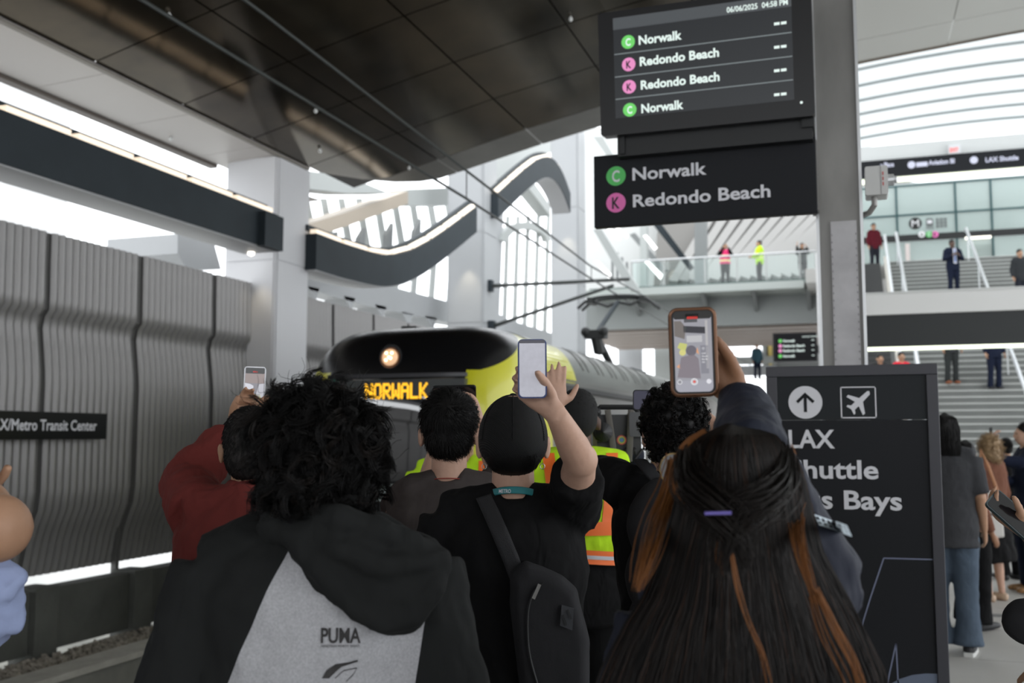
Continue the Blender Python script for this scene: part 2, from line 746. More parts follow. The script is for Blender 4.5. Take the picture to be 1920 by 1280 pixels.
# roof deck keeps daylight out from above, ends where the soffit ends
m = MB()
rows = [[V(x, y, max(zc(x) + .35, 6.9)) for x in (-9.6, -8.5, -5, -2, 0, 3, 6, 12)] for y in (-22, -8, 5, 12.6, 15.0)]
m.sheet(rows, V(0, 0, .3))
struct(m.build('roof_deck', M_off))
m = MB()
m.sheet([[V(x, yy, zc(x) + .01) for x in Xs] for yy in (-22, -10, -2.1)], V(0, 0, .05))
m.build('unseen_rear_panels', M_bronze, ce)  # unseen soffit behind the camera, added to cut sky light and reflections
m = MB()
m.bb((-9.6, -22.3, -1.2), (12.3, -22, 3.0))
struct(m.build('wall_rear_unseen', mat('unseen_wall_dark', (.16, .16, .155), .7)))  # unseen wall added behind the camera, low and dark to shape the light
MB().bb((-3.02, -22, -1.4), (12, -6, -.001)).build('slab', M_conc, fl)
# trim along panels' far edge
m = MB()
pts = [V(x, 16.86, zc(x) + .015) for x in np.linspace(-.3, 11.6, 14)]
for a, b in zip(pts, pts[1:]):
    m.bar(a, b, .03, .09)
m.build('edge_trim', mat('brown_trim', (.16, .13, .10), .5), ce)
# pale outer strip of panels, left
for i in range(len(Ys) - 3):
    y0, y1 = Ys[i] + .3, Ys[i + 1] - .012 + .3
    if y0 > 13.4:
        break
    y1 = min(y1, 14.4)
    m = MB()
    m.sheet([[V(-9.66, y0, 5.97), V(-8.53, y0, 6.03)], [V(-9.66, y1, 5.97), V(-8.53, y1, 6.03)]], V(0, 0, .05))
    m.build('panel', M_soffit, ce, label='pale edge panel')
m = MB()
m.bb((-9.82, -15, 5.92), (-9.68, 13.45, 6.02))
m.bb((-9.72, -2, 5.98), (-9.66, 13.45, 6.3))
m.build('edge_channel', mat('brown_trim2', (.12, .10, .085), .5), ce)
m = MB()
m.bb((-8.56, -2, 6.0), (-8.49, 14.3, 6.03))
m.build('trim', mat('brown_trim3', (.2, .18, .155), .5), ce)
# little sprinkler heads / sensors
SPL = ['nearest the top left corner of the picture', 'above the contact wire, left of the dark bronze corner', 'near the first white column', 'upper right, beside the departure screen', 'close to the far edge of the soffit', 'on the pale edge strip by the first column']
for (px, py), lb in zip(((317, 30), (592, 208), (600, 283), (1070, 36), (767, 315), (320, 260)), SPL):
    r = ray(px, py)
    t_ = 5.0
    for _ in range(80):
        p = CAM + r * t_
        t_ += (zc(p.x) - .04 - p.z) / r.z * .5
    p = CAM + r * t_
    q = MB()
    q.ell(p, (.028, .028, .035), n=10, m=6)
    q.tube([p, V(p.x, p.y, zc(p.x) + .02)], .010, 6)
    tag(q.build('sprinkler_head', M_off), 'small white sprinkler head ' + lb, 'sprinkler', 'sprinkler heads under the soffit')

# ------------------------------------------------------------ columns left
ci = ['nearest white panelled column, between the slate beams on the left', 'middle white panelled column with a glowing wall washer spot', 'farthest white panelled column under the curved duct end']
for k, Y0 in enumerate((13.45, 22.7, 31.7)):
    M_cw = M_white if k == 0 else M_far_shaded  # farther columns take the copy darkened for roof shade
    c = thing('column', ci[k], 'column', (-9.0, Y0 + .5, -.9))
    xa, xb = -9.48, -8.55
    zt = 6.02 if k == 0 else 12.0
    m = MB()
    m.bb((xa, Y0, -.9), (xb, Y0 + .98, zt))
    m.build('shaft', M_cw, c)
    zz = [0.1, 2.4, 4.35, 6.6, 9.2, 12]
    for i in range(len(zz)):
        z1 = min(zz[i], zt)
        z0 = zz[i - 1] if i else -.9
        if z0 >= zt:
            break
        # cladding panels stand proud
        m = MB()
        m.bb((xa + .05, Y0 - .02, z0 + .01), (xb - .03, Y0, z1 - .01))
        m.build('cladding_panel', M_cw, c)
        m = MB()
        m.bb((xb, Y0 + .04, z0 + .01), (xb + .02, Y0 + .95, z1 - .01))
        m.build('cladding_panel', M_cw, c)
    if k:
        m = MB()
        m.bb((xb + .02, Y0 + .35, 1.9), (xb + .14, Y0 + .5, 2.3))
        m.build('bracket', M_slate, c)


# ------------------------------------------------------------ slate duct ribbons with strip lamps
def ribbon(label, path, hgt, seg):
    """path list of (Y, ztop); each segment lamp"""
    t = thing('lighting_duct', label, 'duct', (-8.4, path[0][0], path[0][1]))
    rows = []
    for (y, z), in zip(path):
        rows.append([V(-8.32, y, z), V(-8.32, y, z - hgt), V(-8.62, y, z - hgt), V(-8.62, y, z)])
    m = MB()
    m.grid(rows, closed=True)
    k = len(m.v)
    m.f.append((0, 1, 2, 3))
    m.f.append((k - 1, k - 2, k - 3, k - 4))
    m.build('duct', M_slate, t, smooth=False)
    m = MB()
    m.sheet([[V(-8.34, y, z - hgt - .003), V(-8.9, y, z - hgt - .003)] for y, z in path], V(0, 0, -.02))
    m.build('underside_plate', M_under, t, label='pale underside')
    # lamps
    Ls = [0]
    for a, b in zip(path, path[1:]):
        Ls.append(Ls[-1] + math.hypot(b[0] - a[0], b[1] - a[1]))
    n = int(Ls[-1] / seg)

    def pt(s):
        for i in range(len(path) - 1):
            if s <= Ls[i + 1] + 1e-6:
                f = (s - Ls[i]) / (Ls[i + 1] - Ls[i])
                return V(-8.42, path[i][0] + f * (path[i + 1][0] - path[i][0]), path[i][1] + f * (path[i + 1][1] - path[i][1]) + .05)
        return V(-8.42, path[-1][0], path[-1][1] + .05)
    for i in range(n):
        a, b = pt(i * Ls[-1] / n + .06), pt((i + 1) * Ls[-1] / n - .06)
        MB().bar(a, b, .12, .07).build('strip_lamp', M_strip, t)
    m = MB()
    a = [V(-8.54, y, z + .11) for y, z in path]
    for p, q in zip(a, a[1:]):
        m.bar(p, q, .1, .1)
    m.build('lamp_tray', M_slate, t)
    return t


rb = ribbon('straight slate grey duct with strip lamps on top, left of the nearest white column', [(-13, 4.98), (13.1, 4.98)], .56, 1.03)
MB().bb((-8.32, 12.6, 4.4), (-8.2, 13.1, 4.92)).build('end_cap', M_slate, rb)


def bez(P, n=14):
    out = []
    for i in range(len(P) - 1):
        p0 = P[max(i - 1, 0)]
        p1, p2 = P[i], P[i + 1]
        p3 = P[min(i + 2, len(P) - 1)]
        for k in range(n):
            t = k / n
            out.append(tuple(.5 * ((2 * p1[a]) + (-p0[a] + p2[a]) * t + (2 * p0[a] - 5 * p1[a] + 4 * p2[a] - p3[a]) * t * t + (-p0[a] + 3 * p1[a] - 3 * p2[a] + p3[a]) * t ** 3) for a in range(len(p1))))
    out.append(P[-1])
    return out


ribbon('slate grey duct curving upwards between the nearest and the middle column', bez([(14.3, 4.92), (15.6, 4.93), (17.0, 5.02), (18.2, 5.35), (19.6, 5.95), (21.7, 6.98)], 5), .6, .95)
rc = ribbon('slate grey duct rising to a rounded end before the farthest column', bez([(23.2, 7.65), (25.5, 8.9), (27.0, 9.6), (28.1, 9.85), (29.1, 9.7), (30.0, 9.25)], 5), .62, 1.1)
# wall washer spots on columns
for px, py, Y in ((455, 452, 13.35),):
    p = onY(px, py, Y)
    MB().tube([V(-8.7, 13.0, 4.42), V(-8.7, 13.0, 4.36)], .05, 12).build('downlight', M_lamp, rb)
for (x, y, z, en) in ((-8.75, 13.1, 4.3, 12), (-8.9, 22.35, 6.0, 26), (-8.9, 31.3, 8.6, 30)):
    l = bpy.data.lights.new('washer', 'SPOT')
    l.energy = en
    l.color = (1, .86, .62)
    l.spot_size = math.radians(62)
    l.spot_blend = .9
    l.shadow_soft_size = .04
    lo = bpy.data.objects.new('washer', l)
    lo.location = (x, y, z)
    lo.rotation_euler = (math.radians(14), 0, 0)
    COL.objects.link(lo)

# ------------------------------------------------------------ overhead wires
for nm, lab, pts in (('contact_wire', 'lower black overhead wire running over the train', [(-4.75, -3, 4.72), (-4.75, 12, 4.70), (-4.75, 20, 4.60), (-4.75, 60, 4.6)]),
                     ('messenger_wire', 'upper black overhead wire under the bronze soffit', [(-4.75, -3, 5.38), (-4.75, 7.2, 5.24), (-4.75, 12.1, 5.07), (-4.75, 18.5, 4.86), (-4.75, 26, 5.0), (-4.75, 60, 5.0)])):
    m = MB()
    pp = [V(*p) for p in pts]
    m.tube(pp, .017, 6)
    tag(m.build(nm, M_wire), lab, 'wire')
dr = MB()
dr.tube([V(-4.75, 12.0, 5.07), V(-4.75, 12.0, 4.70)], .008, 5)
tag(dr.build('wire_dropper', M_wire), 'short dropper linking the two overhead wires in front of the middle column', 'wire')
dr = MB()
dr.tube([V(-4.75, 18.6, 4.87), V(-4.75, 18.6, 4.60)], .008, 5)
tag(dr.build('wire_dropper', M_wire), 'short dropper between the overhead wires near the black sign edge', 'wire')
# two cantilever arms from columns carrying the wires
for (pa, pb, lab) in (((918, 536), (1180, 523), 'upper thin dark cantilever rod from the middle column'), ((922, 612), (1150, 535), 'lower sloping dark cantilever rod from the middle column')):
    a = onX(pa[0], pa[1], -8.45)
    a = V(-8.5, 23.1, a.z if abs(a.z) < 20 else 5)
    a = onY(pa[0], pa[1], 23.1)
    b = onY(pb[0], pb[1], 23.1)
    t = thing('cantilever_arm', lab, 'pole', a)
    MB().tube([a, b], .042, 8).build('rod', M_wire, t)
    MB().box(a, (.16, .2, .28)).build('insulator', M_slate, t)
    MB().tube([a.lerp(b, .03), a.lerp(b, .12)], .05, 8).build('sleeve', M_wire, t)

# ------------------------------------------------------------ far building on the left: beams, fins, windows
bl = thing('station_building', 'white slatted station building with slanting fins behind the columns', 'building', (-15, 30, -1))


def pb(name, m_, pts, d, parent=bl, th=V(-.5, 0, 0), lab=None):
    """polygon from photo pixels placed on the wall plane X=d"""
    m = MB()
    P = [onX(x, y, d) for x, y in pts]
    m.prism(P, th)
    return m.build(name, m_, parent, label=lab)


pb('beam', mat('far_cream', (.42, .36, .29), .5), [(560, 425), (650, 398), (765, 358), (765, 382), (650, 424), (560, 455)], -10.2, lab='cream sloping beam')
pb('beam', M_faro_shaded, [(765, 355), (845, 352), (845, 385), (765, 384)], -10.2)
pb('beam', M_faro_shaded, [(560, 318), (650, 330), (730, 362), (650, 362), (560, 352)], -10.0)
pb('beam', mat('far_brown', (.2, .18, .16), .6), [(560, 362), (605, 376), (560, 376)], -10.1)  # small brown triangle above the fins
pb('beam', M_far_shaded, [(560, 498), (700, 528), (850, 568), (945, 592), (945, 622), (850, 606), (700, 576), (560, 537)], -10.0, lab='broad white lower beam')
for (x, y) in ((590, 548), (657, 566), (716, 582), (766, 596), (810, 603)):
    pb('bracket', M_far_shaded, [(x - 13, y - 12), (x + 9, y - 7), (x + 2, y + 17)], -10.0)
# slanting fins above ribbon
for k in range(9):
    x = 585 + k * 33
    yb = 470 - abs(k - 4) * 2
    pb('fin', M_faro_shaded, [(x - 14, 372 + k * 0), (x - 5, 372), (x + 12, yb), (x + 1, yb)], -11.2, th=V(-.05, 0, 0))
for k in range(4):
    x = 612 + k * 52
    pb('fin', mat('far_grey', (.2, .21, .21), .5), [(x + 10, 452 - k * 6), (x + 22, 434 - k * 8), (x + 20, 474 - k * 6), (x + 8, 474 - k * 6)], -9.9, th=V(-.1, 0, 0))
for k in range(4):
    x = 742 + k * 34
    pb('mullion', M_faro_shaded, [(x, 500), (x + 9, 496), (x + 3, 566 + k * 6), (x - 6, 566 + k * 6)], -10.9, th=V(-.05, 0, 0))
# tall arched window between second and third column
for k in range(6):
    x = 943 + k * 19
    pb('mullion', M_faro_shaded, [(x + 8, 405), (x + 13, 405), (x + 6, 640), (x - 1, 640)], -11.5, th=V(-.05, 0, 0))
pb('frame', M_far_shaded, [(925, 300), (948, 300), (944, 400), (936, 600), (925, 640)], -11.4)
pts = [(940, 440)]
for i in range(9):
    a = PI - PI * i / 8
    pts.append((987 + 47 * math.cos(a), 440 - 28 * math.sin(a)))
for i in range(9):
    a = PI * i / 8
    pts.append((990 + 38 * math.cos(a), 445 - 22 * math.sin(a)))
m = MB()
for i in range(1, 9):
    a0, a1 = PI - PI * (i - 1) / 8, PI - PI * i / 8
    P = [onX(987 + 47 * math.cos(a0), 450 - 34 * math.sin(a0), -11.3), onX(987 + 47 * math.cos(a1), 450 - 34 * math.sin(a1), -11.3), onX(989 + 37 * math.cos(a1), 453 - 24 * math.sin(a1), -11.3), onX(989 + 37 * math.cos(a0), 453 - 24 * math.sin(a0), -11.3)]
    m.prism(P, V(-.2, 0, 0))
m.build('arch_frame', M_faro_shaded, bl)
pb('beam', M_faro_shaded, [(930, 300), (985, 270), (1035, 262), (1035, 285), (985, 300), (930, 345)], -11.2)
pb('beam', M_faro_shaded, [(985, 345), (1000, 340), (1032, 385), (1032, 405)], -11.0)
pb('beam', M_far_shaded, [(925, 590), (1036, 625), (1036, 665), (925, 640)], -11.0)
# pale building far left seen under the duct
m = MB()
m.bb((-22, 12, -1), (-17, 18, 12))
q = m.build('pale_tower', mat('tower_white', (.8, .8, .8), .7))
tag(q, 'blown out pale building beyond the fence at the far left', 'building')
pb('box', M_far_shaded, [(333, 438), (400, 450), (415, 505), (350, 505), (333, 475)], -11.0, th=V(-1.5, 0, 0))
# ------------------------------------------------------------ pylon, TV, line sign, camera box
PX0 = onY(1530, 400, 6.35)
PX1 = onY(1618, 400, 6.35)
py_ = thing('steel_column', 'near grey steel column holding the departure screen and the line sign', 'column', ((PX0.x + PX1.x) / 2, 6.5, 0))
xa, xb = PX0.x, PX1.x
MB().bb((xa + .012, 6.36, 0), (xb - .012, 6.62, 8)).build('shaft', M_steel, py_)
MB().bb((xa, 6.33, 0), (xa + .018, 6.65, 8)).build('flange', M_alu, py_)
MB().bb((xb - .018, 6.33, 0), (xb, 6.65, 8)).build('flange', M_alu, py_)
a = onY(1557, 416, 6.34)
b = onY(1606, 416, 6.34)
m = MB()
m.bb((a.x, 6.335, .1), (b.x, 6.36, a.z))
m.build('access_plate', M_steel2, py_, label='brighter brushed metal plate')
m = MB()
for z in np.arange(.3, a.z - .04, .045):
    for x in (a.x + .006, b.x - .006):
        m.box((x, 6.332, z), (.004, .004, .012))
m.build('rivets', M_joint, py_)

tvp = Frame(onY(1127, 255, 6.2), (1, 0, 0), (0, 0, 1))
# screen tilts slightly downwards
tvf = Frame(onY(1127, 256, 6.05), (1, 0, 0), (0, -.08, 1))


def departures(F_, par_label, P, small=False):
    t = thing('departure_screen', par_label, 'screen', F_.o + V(.6, .1, 0))
    W = F_.uv(*P['br'])[0]
    H = F_.uv(*P['tl'])[1]
    m = MB()
    F_.rbox(m, 0, 0, W, H, -.09, 0, .02)
    m.build('housing', mat('screen_housing', (.006, .006, .007), .3, spec=.35), t)
    return t, W, H


t, W, H = departures(tvf, 'large black departure screen listing four trains, mounted on the near steel column', dict(br=(1528, 215), tl=(1118, 26)))
m = MB()
s0 = (.098, .105)
s1 = (W - .115, H - .045)
tvf.box(m, s0[0], s0[1], s1[0], s1[1], 0, .003)
m.build('display', mat('display_glow', (.008, .009, .010), .24, spec=.35, emit=(.05, .055, .062), es=.35), t)
# rows
Mtx = mat('display_text', (.02, .02, .02), .4, emit=(.86, 1, .95), es=.95)
Mg_ = mat('display_green', (.02, .02, .02), .4, emit=(.16, .72, .14), es=.9)
Mp_ = mat('display_pink', (.02, .02, .02), .4, emit=(.85, .28, .58), es=.95)
Mln = mat('display_line', (.02, .02, .02), .4, emit=(.30, .35, .36), es=.6)
Mhd = mat('display_header', (.02, .02, .02), .4, emit=(.08, .09, .10), es=.7)
Mdk = mat('badge_black', (.01, .01, .01), .5)
rowH = (s1[1] - s0[1] - .075) / 4
m = MB()
tvf.box(m, s0[0], s1[1] - .075, s1[0], s1[1], .003, .0035)
m.build('header_bar', Mhd, t)
rows_ = [('C', 'Norwalk', (1198, 84), 1279, (1178, 79)), ('K', 'Redondo Beach', (1200, 124), 1349, (1179, 121)), ('K', 'Redondo Beach', (1202, 168), 1350, (1180, 163)), ('C', 'Norwalk', (1203, 212), 1282, (1181, 206))]
for i, (L, s, pl, pr, pc) in enumerate(rows_):
    m = MB()
    tvf.ptext(m, s, pl, pr, 17, .03, .0055)
    m.build('lettering', Mtx, t)
    u, v = tvf.uv(*pc)
    m = MB()
    tvf.disc(m, u, v, .043, .003, .005)
    b_ = m.build('line_badge', Mg_ if L == 'C' else Mp_, t)
    m = MB()
    wd = .032
    tvf.text(m, L, u - wd / 2, v - .024, .048, wd, .03, .0065)
    m.build('letter', Mtx if L == 'C' else Mdk, b_)
    m = MB()
    ux, vx = tvf.uv(1463, (44, 88, 132, 177)[i])
    tvf.box(m, ux - .036, vx - .008, ux - .004, vx + .008, .003, .005)
    tvf.box(m, ux + .004, vx - .008, ux + .036, vx + .008, .003, .005)
    m.build('dash_marks', Mtx, t)
for (pa, pb_) in (((1155, 103), (1487, 60)), ((1156, 146), (1488, 104)), ((1157, 187), (1488, 149))):
    m = MB()
    ua, va = tvf.uv(*pa)
    ub, vb = tvf.uv(*pb_)
    vv = (va + vb) / 2
    tvf.box(m, s0[0] + .004, vv - .003, s1[0] - .004, vv + .003, .003, .005)
    m.build('divider', Mln, t)
m = MB()
u0, v0 = tvf.uv(1363, 30)
u1, _ = tvf.uv(1478, 30)
tvf.text(m, '06/06/2025  04:58 PM', u0, s1[1] - .062, .034, u1 - u0, .02, .0055)
m.build('date_time', Mtx, t)
m = MB()
tvf.disc(m, W - .075, .085, .008, 0, .003)
m.build('indicator_light', Mtx, t)
m = MB()
u_, v_ = .08, -.13
m.bb((tvf.o.x + .09, 6.12, tvf.o.z - .12), (xa, 6.22, tvf.o.z + .05))
m.bb((tvf.o.x + .11, 6.10, tvf.o.z - .11), (tvf.o.x + .14, 6.24, tvf.o.z + .05))
m.bb((xa - .06, 6.1, tvf.o.z - .05), (xa + .01, 6.4, tvf.o.z + .5))
m.build('mounting_frame', M_black, t)

sf = Frame(onY(1114, 427, 6.2), (1, 0, 0), (0, 0, 1))
t = thing('line_sign', 'black hanging sign with green and pink line badges under the departure screen', 'sign', sf.o + V(.6, 0, 0))
m = MB()
W = sf.uv(1533, 400)[0]
H = sf.uv(1113, 293)[1]
sf.box(m, 0, 0, W, H, -.06, 0)
m.build('board', M_sign, t, bevel=.004)
for L, s, pl, pr, pc, c_, cl in (('C', 'Norwalk', (1186, 338), 1325, (1155, 330), M_green, M_letter), ('K', 'Redondo Beach', (1187, 388), 1445, (1155, 380), M_pink, Mdk)):
    m = MB()
    u0, v0 = sf.uv(*pl)
    u1, _ = sf.uv(pr, pl[1] - 8)
    sf.text(m, s, u0, v0, .082, u1 - u0, .022, .003)
    m.build('lettering', M_letter, t)
    u, v = sf.uv(*pc)
    m = MB()
    sf.disc(m, u, v, .064, 0, .003)
    b_ = m.build('line_badge', c_, t)
    m = MB()
    wd = .05
    sf.text(m, L, u - wd / 2, v - .038, .076, wd, .02, .005)
    m.build('letter', cl, b_)
m = MB()
m.bb((xa - .02, 6.22, sf.o.z + .02), (xa + .02, 6.4, sf.o.z + H - .02))
m.build('bracket', M_steel, t)

# camera box on the pylon
t = thing('security_camera', 'white security camera box on the right side of the near steel column', 'camera', onY(1640, 340, 6.3))
cf = Frame(onY(1623, 366, 6.25), (1, 0, 0), (0, 0, 1))
u1, v1 = cf.uv(1664, 309)
m = MB()
cf.rbox(m, 0, 0, u1, v1, -.16, .0, .012)
m.build('housing', mat('cam_white', (.55, .55, .54), .5), t)
m = MB()
cf.box(m, u1 * .68, .0, u1 * .70, v1, 0, .002)
m.build('seam', M_joint, t)
m = MB()
for k in range(3):
    cf.box(m, u1 * .76, v1 * (.3 + k * .18), u1 * .81, v1 * (.42 + k * .18), 0, .002)
m.build('lettering', mat('red_print', (.5, .05, .04), .6), t, label='small red marking')
m = MB()
p = cf.p(u1, v1 * .55, -.06)
m.tube([p, p + V(.035, 0, 0)], .035, 14, cap=.2)
m.tube([p + V(.035, 0, 0), p + V(.05, 0, 0)], .022, 12)
m.build('lens', M_alu, t)
m = MB()
p = cf.p(.05, 0, -.06)
m.tube([p, p + V(0, 0, -.05), p + V(-.03, .02, -.09), V(xb - .01, p.y + .1, p.z - .09)], .018, 8)
m.build('mount', M_steel, t)

# ------------------------------------------------------------ free standing wayfinding board
bf = Frame(at(1785, 1280, 4.95), (1, 0.0, 0), (0, 0, 1))
pr_ = at(1757, 681, 5.05)
pl_ = onY(1436, 683, pr_.y)
bt = pr_.z
bf = Frame(V(pl_.x, pr_.y, 0), (1, 0, 0), (0, 0, 1))
W = pr_.x - pl_.x
t = thing('wayfinding_board', 'tall black free standing board pointing to the airport shuttle', 'sign', bf.o + V(W / 2, 0, 0))
fw = .055
m = MB()
bf.box(m, 0, bt - fw, W, bt, -.08, .012)
bf.box(m, 0, 0.0, W, .1, -.08, .012)
bf.box(m, 0, .1, fw, bt - fw, -.08, .012)
bf.box(m, W - fw, .1, W, bt - fw, -.08, .012)
m.build('frame', M_frame, t, bevel=.003)
m = MB()
vh = bf.uv(1500, 787)[1]
bf.box(m, fw, vh, W - fw, bt - fw, -.06, 0)
m.build('upper_panel', mat('sign_slate', (.014, .017, .02), .6, spec=.3), t)
m = MB()
bf.box(m, fw, .1, W - fw, vh - .002, -.06, 0)
m.build('lower_panel', M_sign, t)
m = MB()
u, v = bf.uv(1510, 754)
bf.disc(m, u, v, bf.uv(1542, 754)[0] - u, 0, .002, 32)
bd = m.build('arrow_badge', M_letter, t)
r = bf.uv(1542, 754)[0] - u
m = MB()
bf.box(m, u - r * .09, v - r * .6, u + r * .09, v + r * .5, .002, .004)
for s in (-1, 1):
    P = [(0, .6), (0, .36), (.42 * s, -.06), (.55 * s, .07)]
    P = [(x * r + u, y * r + v) for x, y in P]
    if s < 0:
        P = P[::-1]
    m.prism([bf.p(x, y, .002) for x, y in P], bf.n * .002)
m.build('arrow', M_sign, bd)
u0, v0 = bf.uv(1577, 784)
u1, v1 = bf.uv(1642, 724)
m = MB()
e = .006
bf.box(m, u0, v0, u1, v0 + e, 0, .002)
bf.box(m, u0, v1 - e, u1, v1, 0, .002)
bf.box(m, u0, v0, u0 + e, v1, 0, .002)
bf.box(m, u1 - e, v0, u1, v1, 0, .002)
ic = m.build('icon_border', M_letter, t)
pl = [(1630, 733), (1626, 733), (1611, 746), (1590, 740), (1587, 744), (1603, 753), (1596, 760), (1589, 759), (1587, 762), (1596, 767), (1601, 777), (1604, 775), (1603, 768), (1610, 761), (1618, 778), (1622, 775), (1618, 753), (1631, 739)]
m = MB()
m.prism([bf.p(*bf.uv(x, y), 0) for x, y in pl][::-1], bf.n * .002)
m.build('aeroplane_icon', M_letter, t)
for s, pl, pr, dx in (('LAX', (1479, 839), 1565, 0), ('Shuttle', (1479, 895), 1647, 0), ('Bus Bays', (1479, 951), 1691, 0)):
    m = MB()
    u0, v0 = bf.uv(*pl)
    u1, _ = bf.uv(pr, pl[1] - 15)
    bf.text(m, s, u0, v0, .0965, u1 - u0, .022, .002)
    m.build('lettering', M_letter, t)
Mcv = mat('sign_line_blue', (.17, .19, .28), .6)
m = MB()
e = .0035
for a, b in (((1764, 1049), (1657, 1046)), ((1657, 1046), (1632, 1120)), ((1632, 1120), (1600, 1225)), ((1680, 1206), (1664, 1280)), ((1680, 1206), (1684, 1280)), ((1664, 1280), (1650, 1350)), ((1684, 1280), (1690, 1350))):
    p, q = bf.p(*bf.uv(*a), .001), bf.p(*bf.uv(*b), .001)
    m.bar(p, q, .004, e * 2, up=(0, 1, 0)) if False else m.bar(p, q, e * 2, .002, up=bf.n)
m.build('outline_art', Mcv, t)
m = MB()
pts = [bf.p(*bf.uv(x, y), 0) for x, y in ((1765, 1263), (1735, 1262), (1710, 1265), (1685, 1273), (1665, 1285), (1660, 1300), (1765, 1300))]
m.prism(pts[::-1], bf.n * .002)
m.build('blue_shape', mat('sign_blue', (.14, .17, .24), .6), t)
MB().bb((bf.o.x - .05, bf.o.y - .25, 0), (bf.o.x + W + .05, bf.o.y + .3, .04)).build('base_plate', M_frame, t)

# ------------------------------------------------------------ second pylon and screen, far
t = thing('steel_column', 'distant pale steel column beside the small far departure screen', 'column', onY(1538, 600, 26) * 1)
q0, q1 = onY(1533, 600, 26.2), onY(1548, 600, 26.2)
t.location = (q0.x, 26.2, 0)
MB().bb((q0.x, 26.1, 0), (q1.x, 26.4, 6.2)).build('shaft', mat('pale_steel', (.6, .6, .6), .5), t)
MB().bb((q0.x - .02, 26.05, 0), (q1.x + .02, 26.45, .05)).build('foot', M_steel, t)
f2 = Frame(onY(1450, 679, 25.8), (1, 0, 0), (0, 0, 1))
t, W, H = departures(f2, 'small distant departure screen left of the near steel column', dict(br=(1533, 678), tl=(1450, 625)))
m = MB()
f2.box(m, .05, .04, W - .04, H - .03, 0, .003)
m.build('display', mat('display_glow2', (.006, .006, .007), .6, spec=.15), t)
for i, (L, s) in enumerate((('C', 'Norwalk'), ('K', 'Redondo Beach'), ('K', 'Redondo Beach'), ('C', 'Norwalk'))):
    y = (639, 648.5, 657.5, 667.5)[i]
    u, v = f2.uv(1463, y)
    m = MB()
    f2.disc(m, u, v, .045, .003, .006)
    m.build('line_badge', Mg_ if L == 'C' else Mp_, t)
    m = MB()
    f2.text(m, s, u + .07, v - .03, .06, .29 if L == 'C' else .52, .03, .006)
    m.build('lettering', Mtx, t)
    m = MB()
    f2.box(m, W - .13, v - .008, W - .07, v + .008, .003, .006)
    m.build('dash_marks', Mtx, t)
m = MB()
u, v = f2.uv(1508, 632)
f2.text(m, '06/06/2025 04:58 PM', u - .05, v, .03, .36, .02, .005)
m.build('date_time', Mtx, t)
MB().bb((f2.o.x + W - .02, 25.8, f2.o.z + .2), (q0.x + .02, 25.95, f2.o.z + .4)).build('bracket', M_black, t)

# ------------------------------------------------------------ hall behind, right: stairs
ST0, RI, TR = 22.6, .17, .31
NS = 44
stc = thing('staircase', 'wide grey concrete staircase rising to the mezzanine', 'stairs', (4.5, ST0, 0))
x0s, x1s = 1.3, 12.5
s1_, s2_, s3_ = None, None, None
for k in range(NS):
    if s1_ is None:
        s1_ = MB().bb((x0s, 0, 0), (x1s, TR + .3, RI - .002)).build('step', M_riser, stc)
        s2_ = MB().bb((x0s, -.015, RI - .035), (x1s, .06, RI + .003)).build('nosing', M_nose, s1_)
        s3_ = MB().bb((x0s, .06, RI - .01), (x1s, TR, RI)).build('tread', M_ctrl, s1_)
        base = s1_.data, s2_.data, s3_.data
        # stored meshes are relative to stc.location; fix to own origin
        for o_ in (s1_, s2_, s3_):
            for vtx in o_.data.vertices:
                vtx.co += stc.location
    else:
        a_ = bpy.data.objects.new('step', base[0])
        COL.objects.link(a_)
        a_.parent = stc
        for nm, me in (('nosing', base[1]), ('tread', base[2])):
            b_ = bpy.data.objects.new(nm, me)
            COL.objects.link(b_)
            b_.parent = a_
        s1_ = a_
    s1_.location = V(0, ST0 + k * TR, k * RI) - stc.location
m = MB()
top = V(0, ST0 + NS * TR, NS * RI)
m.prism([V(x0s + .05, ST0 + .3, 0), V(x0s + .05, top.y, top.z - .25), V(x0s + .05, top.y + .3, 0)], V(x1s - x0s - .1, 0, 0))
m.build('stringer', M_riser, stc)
MZ = NS * RI
sl = RI / TR


def spt(x, y, dz):
    return V(x, y, (y - ST0) * sl + dz)


for lab, x in (('steel handrail on the left flank of the stairs, by the escalator', 1.55), ('steel handrail in the middle of the stairs, right of the suited man', 3.75), ('steel handrail near the right picture edge on the stairs', 6.2)):
    t = thing('handrail', lab, 'handrail', spt(x, ST0, 0))
    m = MB()
    m.tube([spt(x, ST0 - .3, .98), spt(x, ST0, 1.0), spt(x, top.y, 1.05), spt(x, top.y, 1.05) + V(0, .4, 0)], .045, 8)
    m.build('rail', mat('rail_steel', (.7, .72, .74), .3, metal=.5), t)
    for k in range(6):
        yy = ST0 + .4 + k * (top.y - ST0 - .8) / 5
        MB().tube([spt(x, yy, .1), spt(x, yy, 1.0)], .02, 6).build('baluster', M_alu, t)

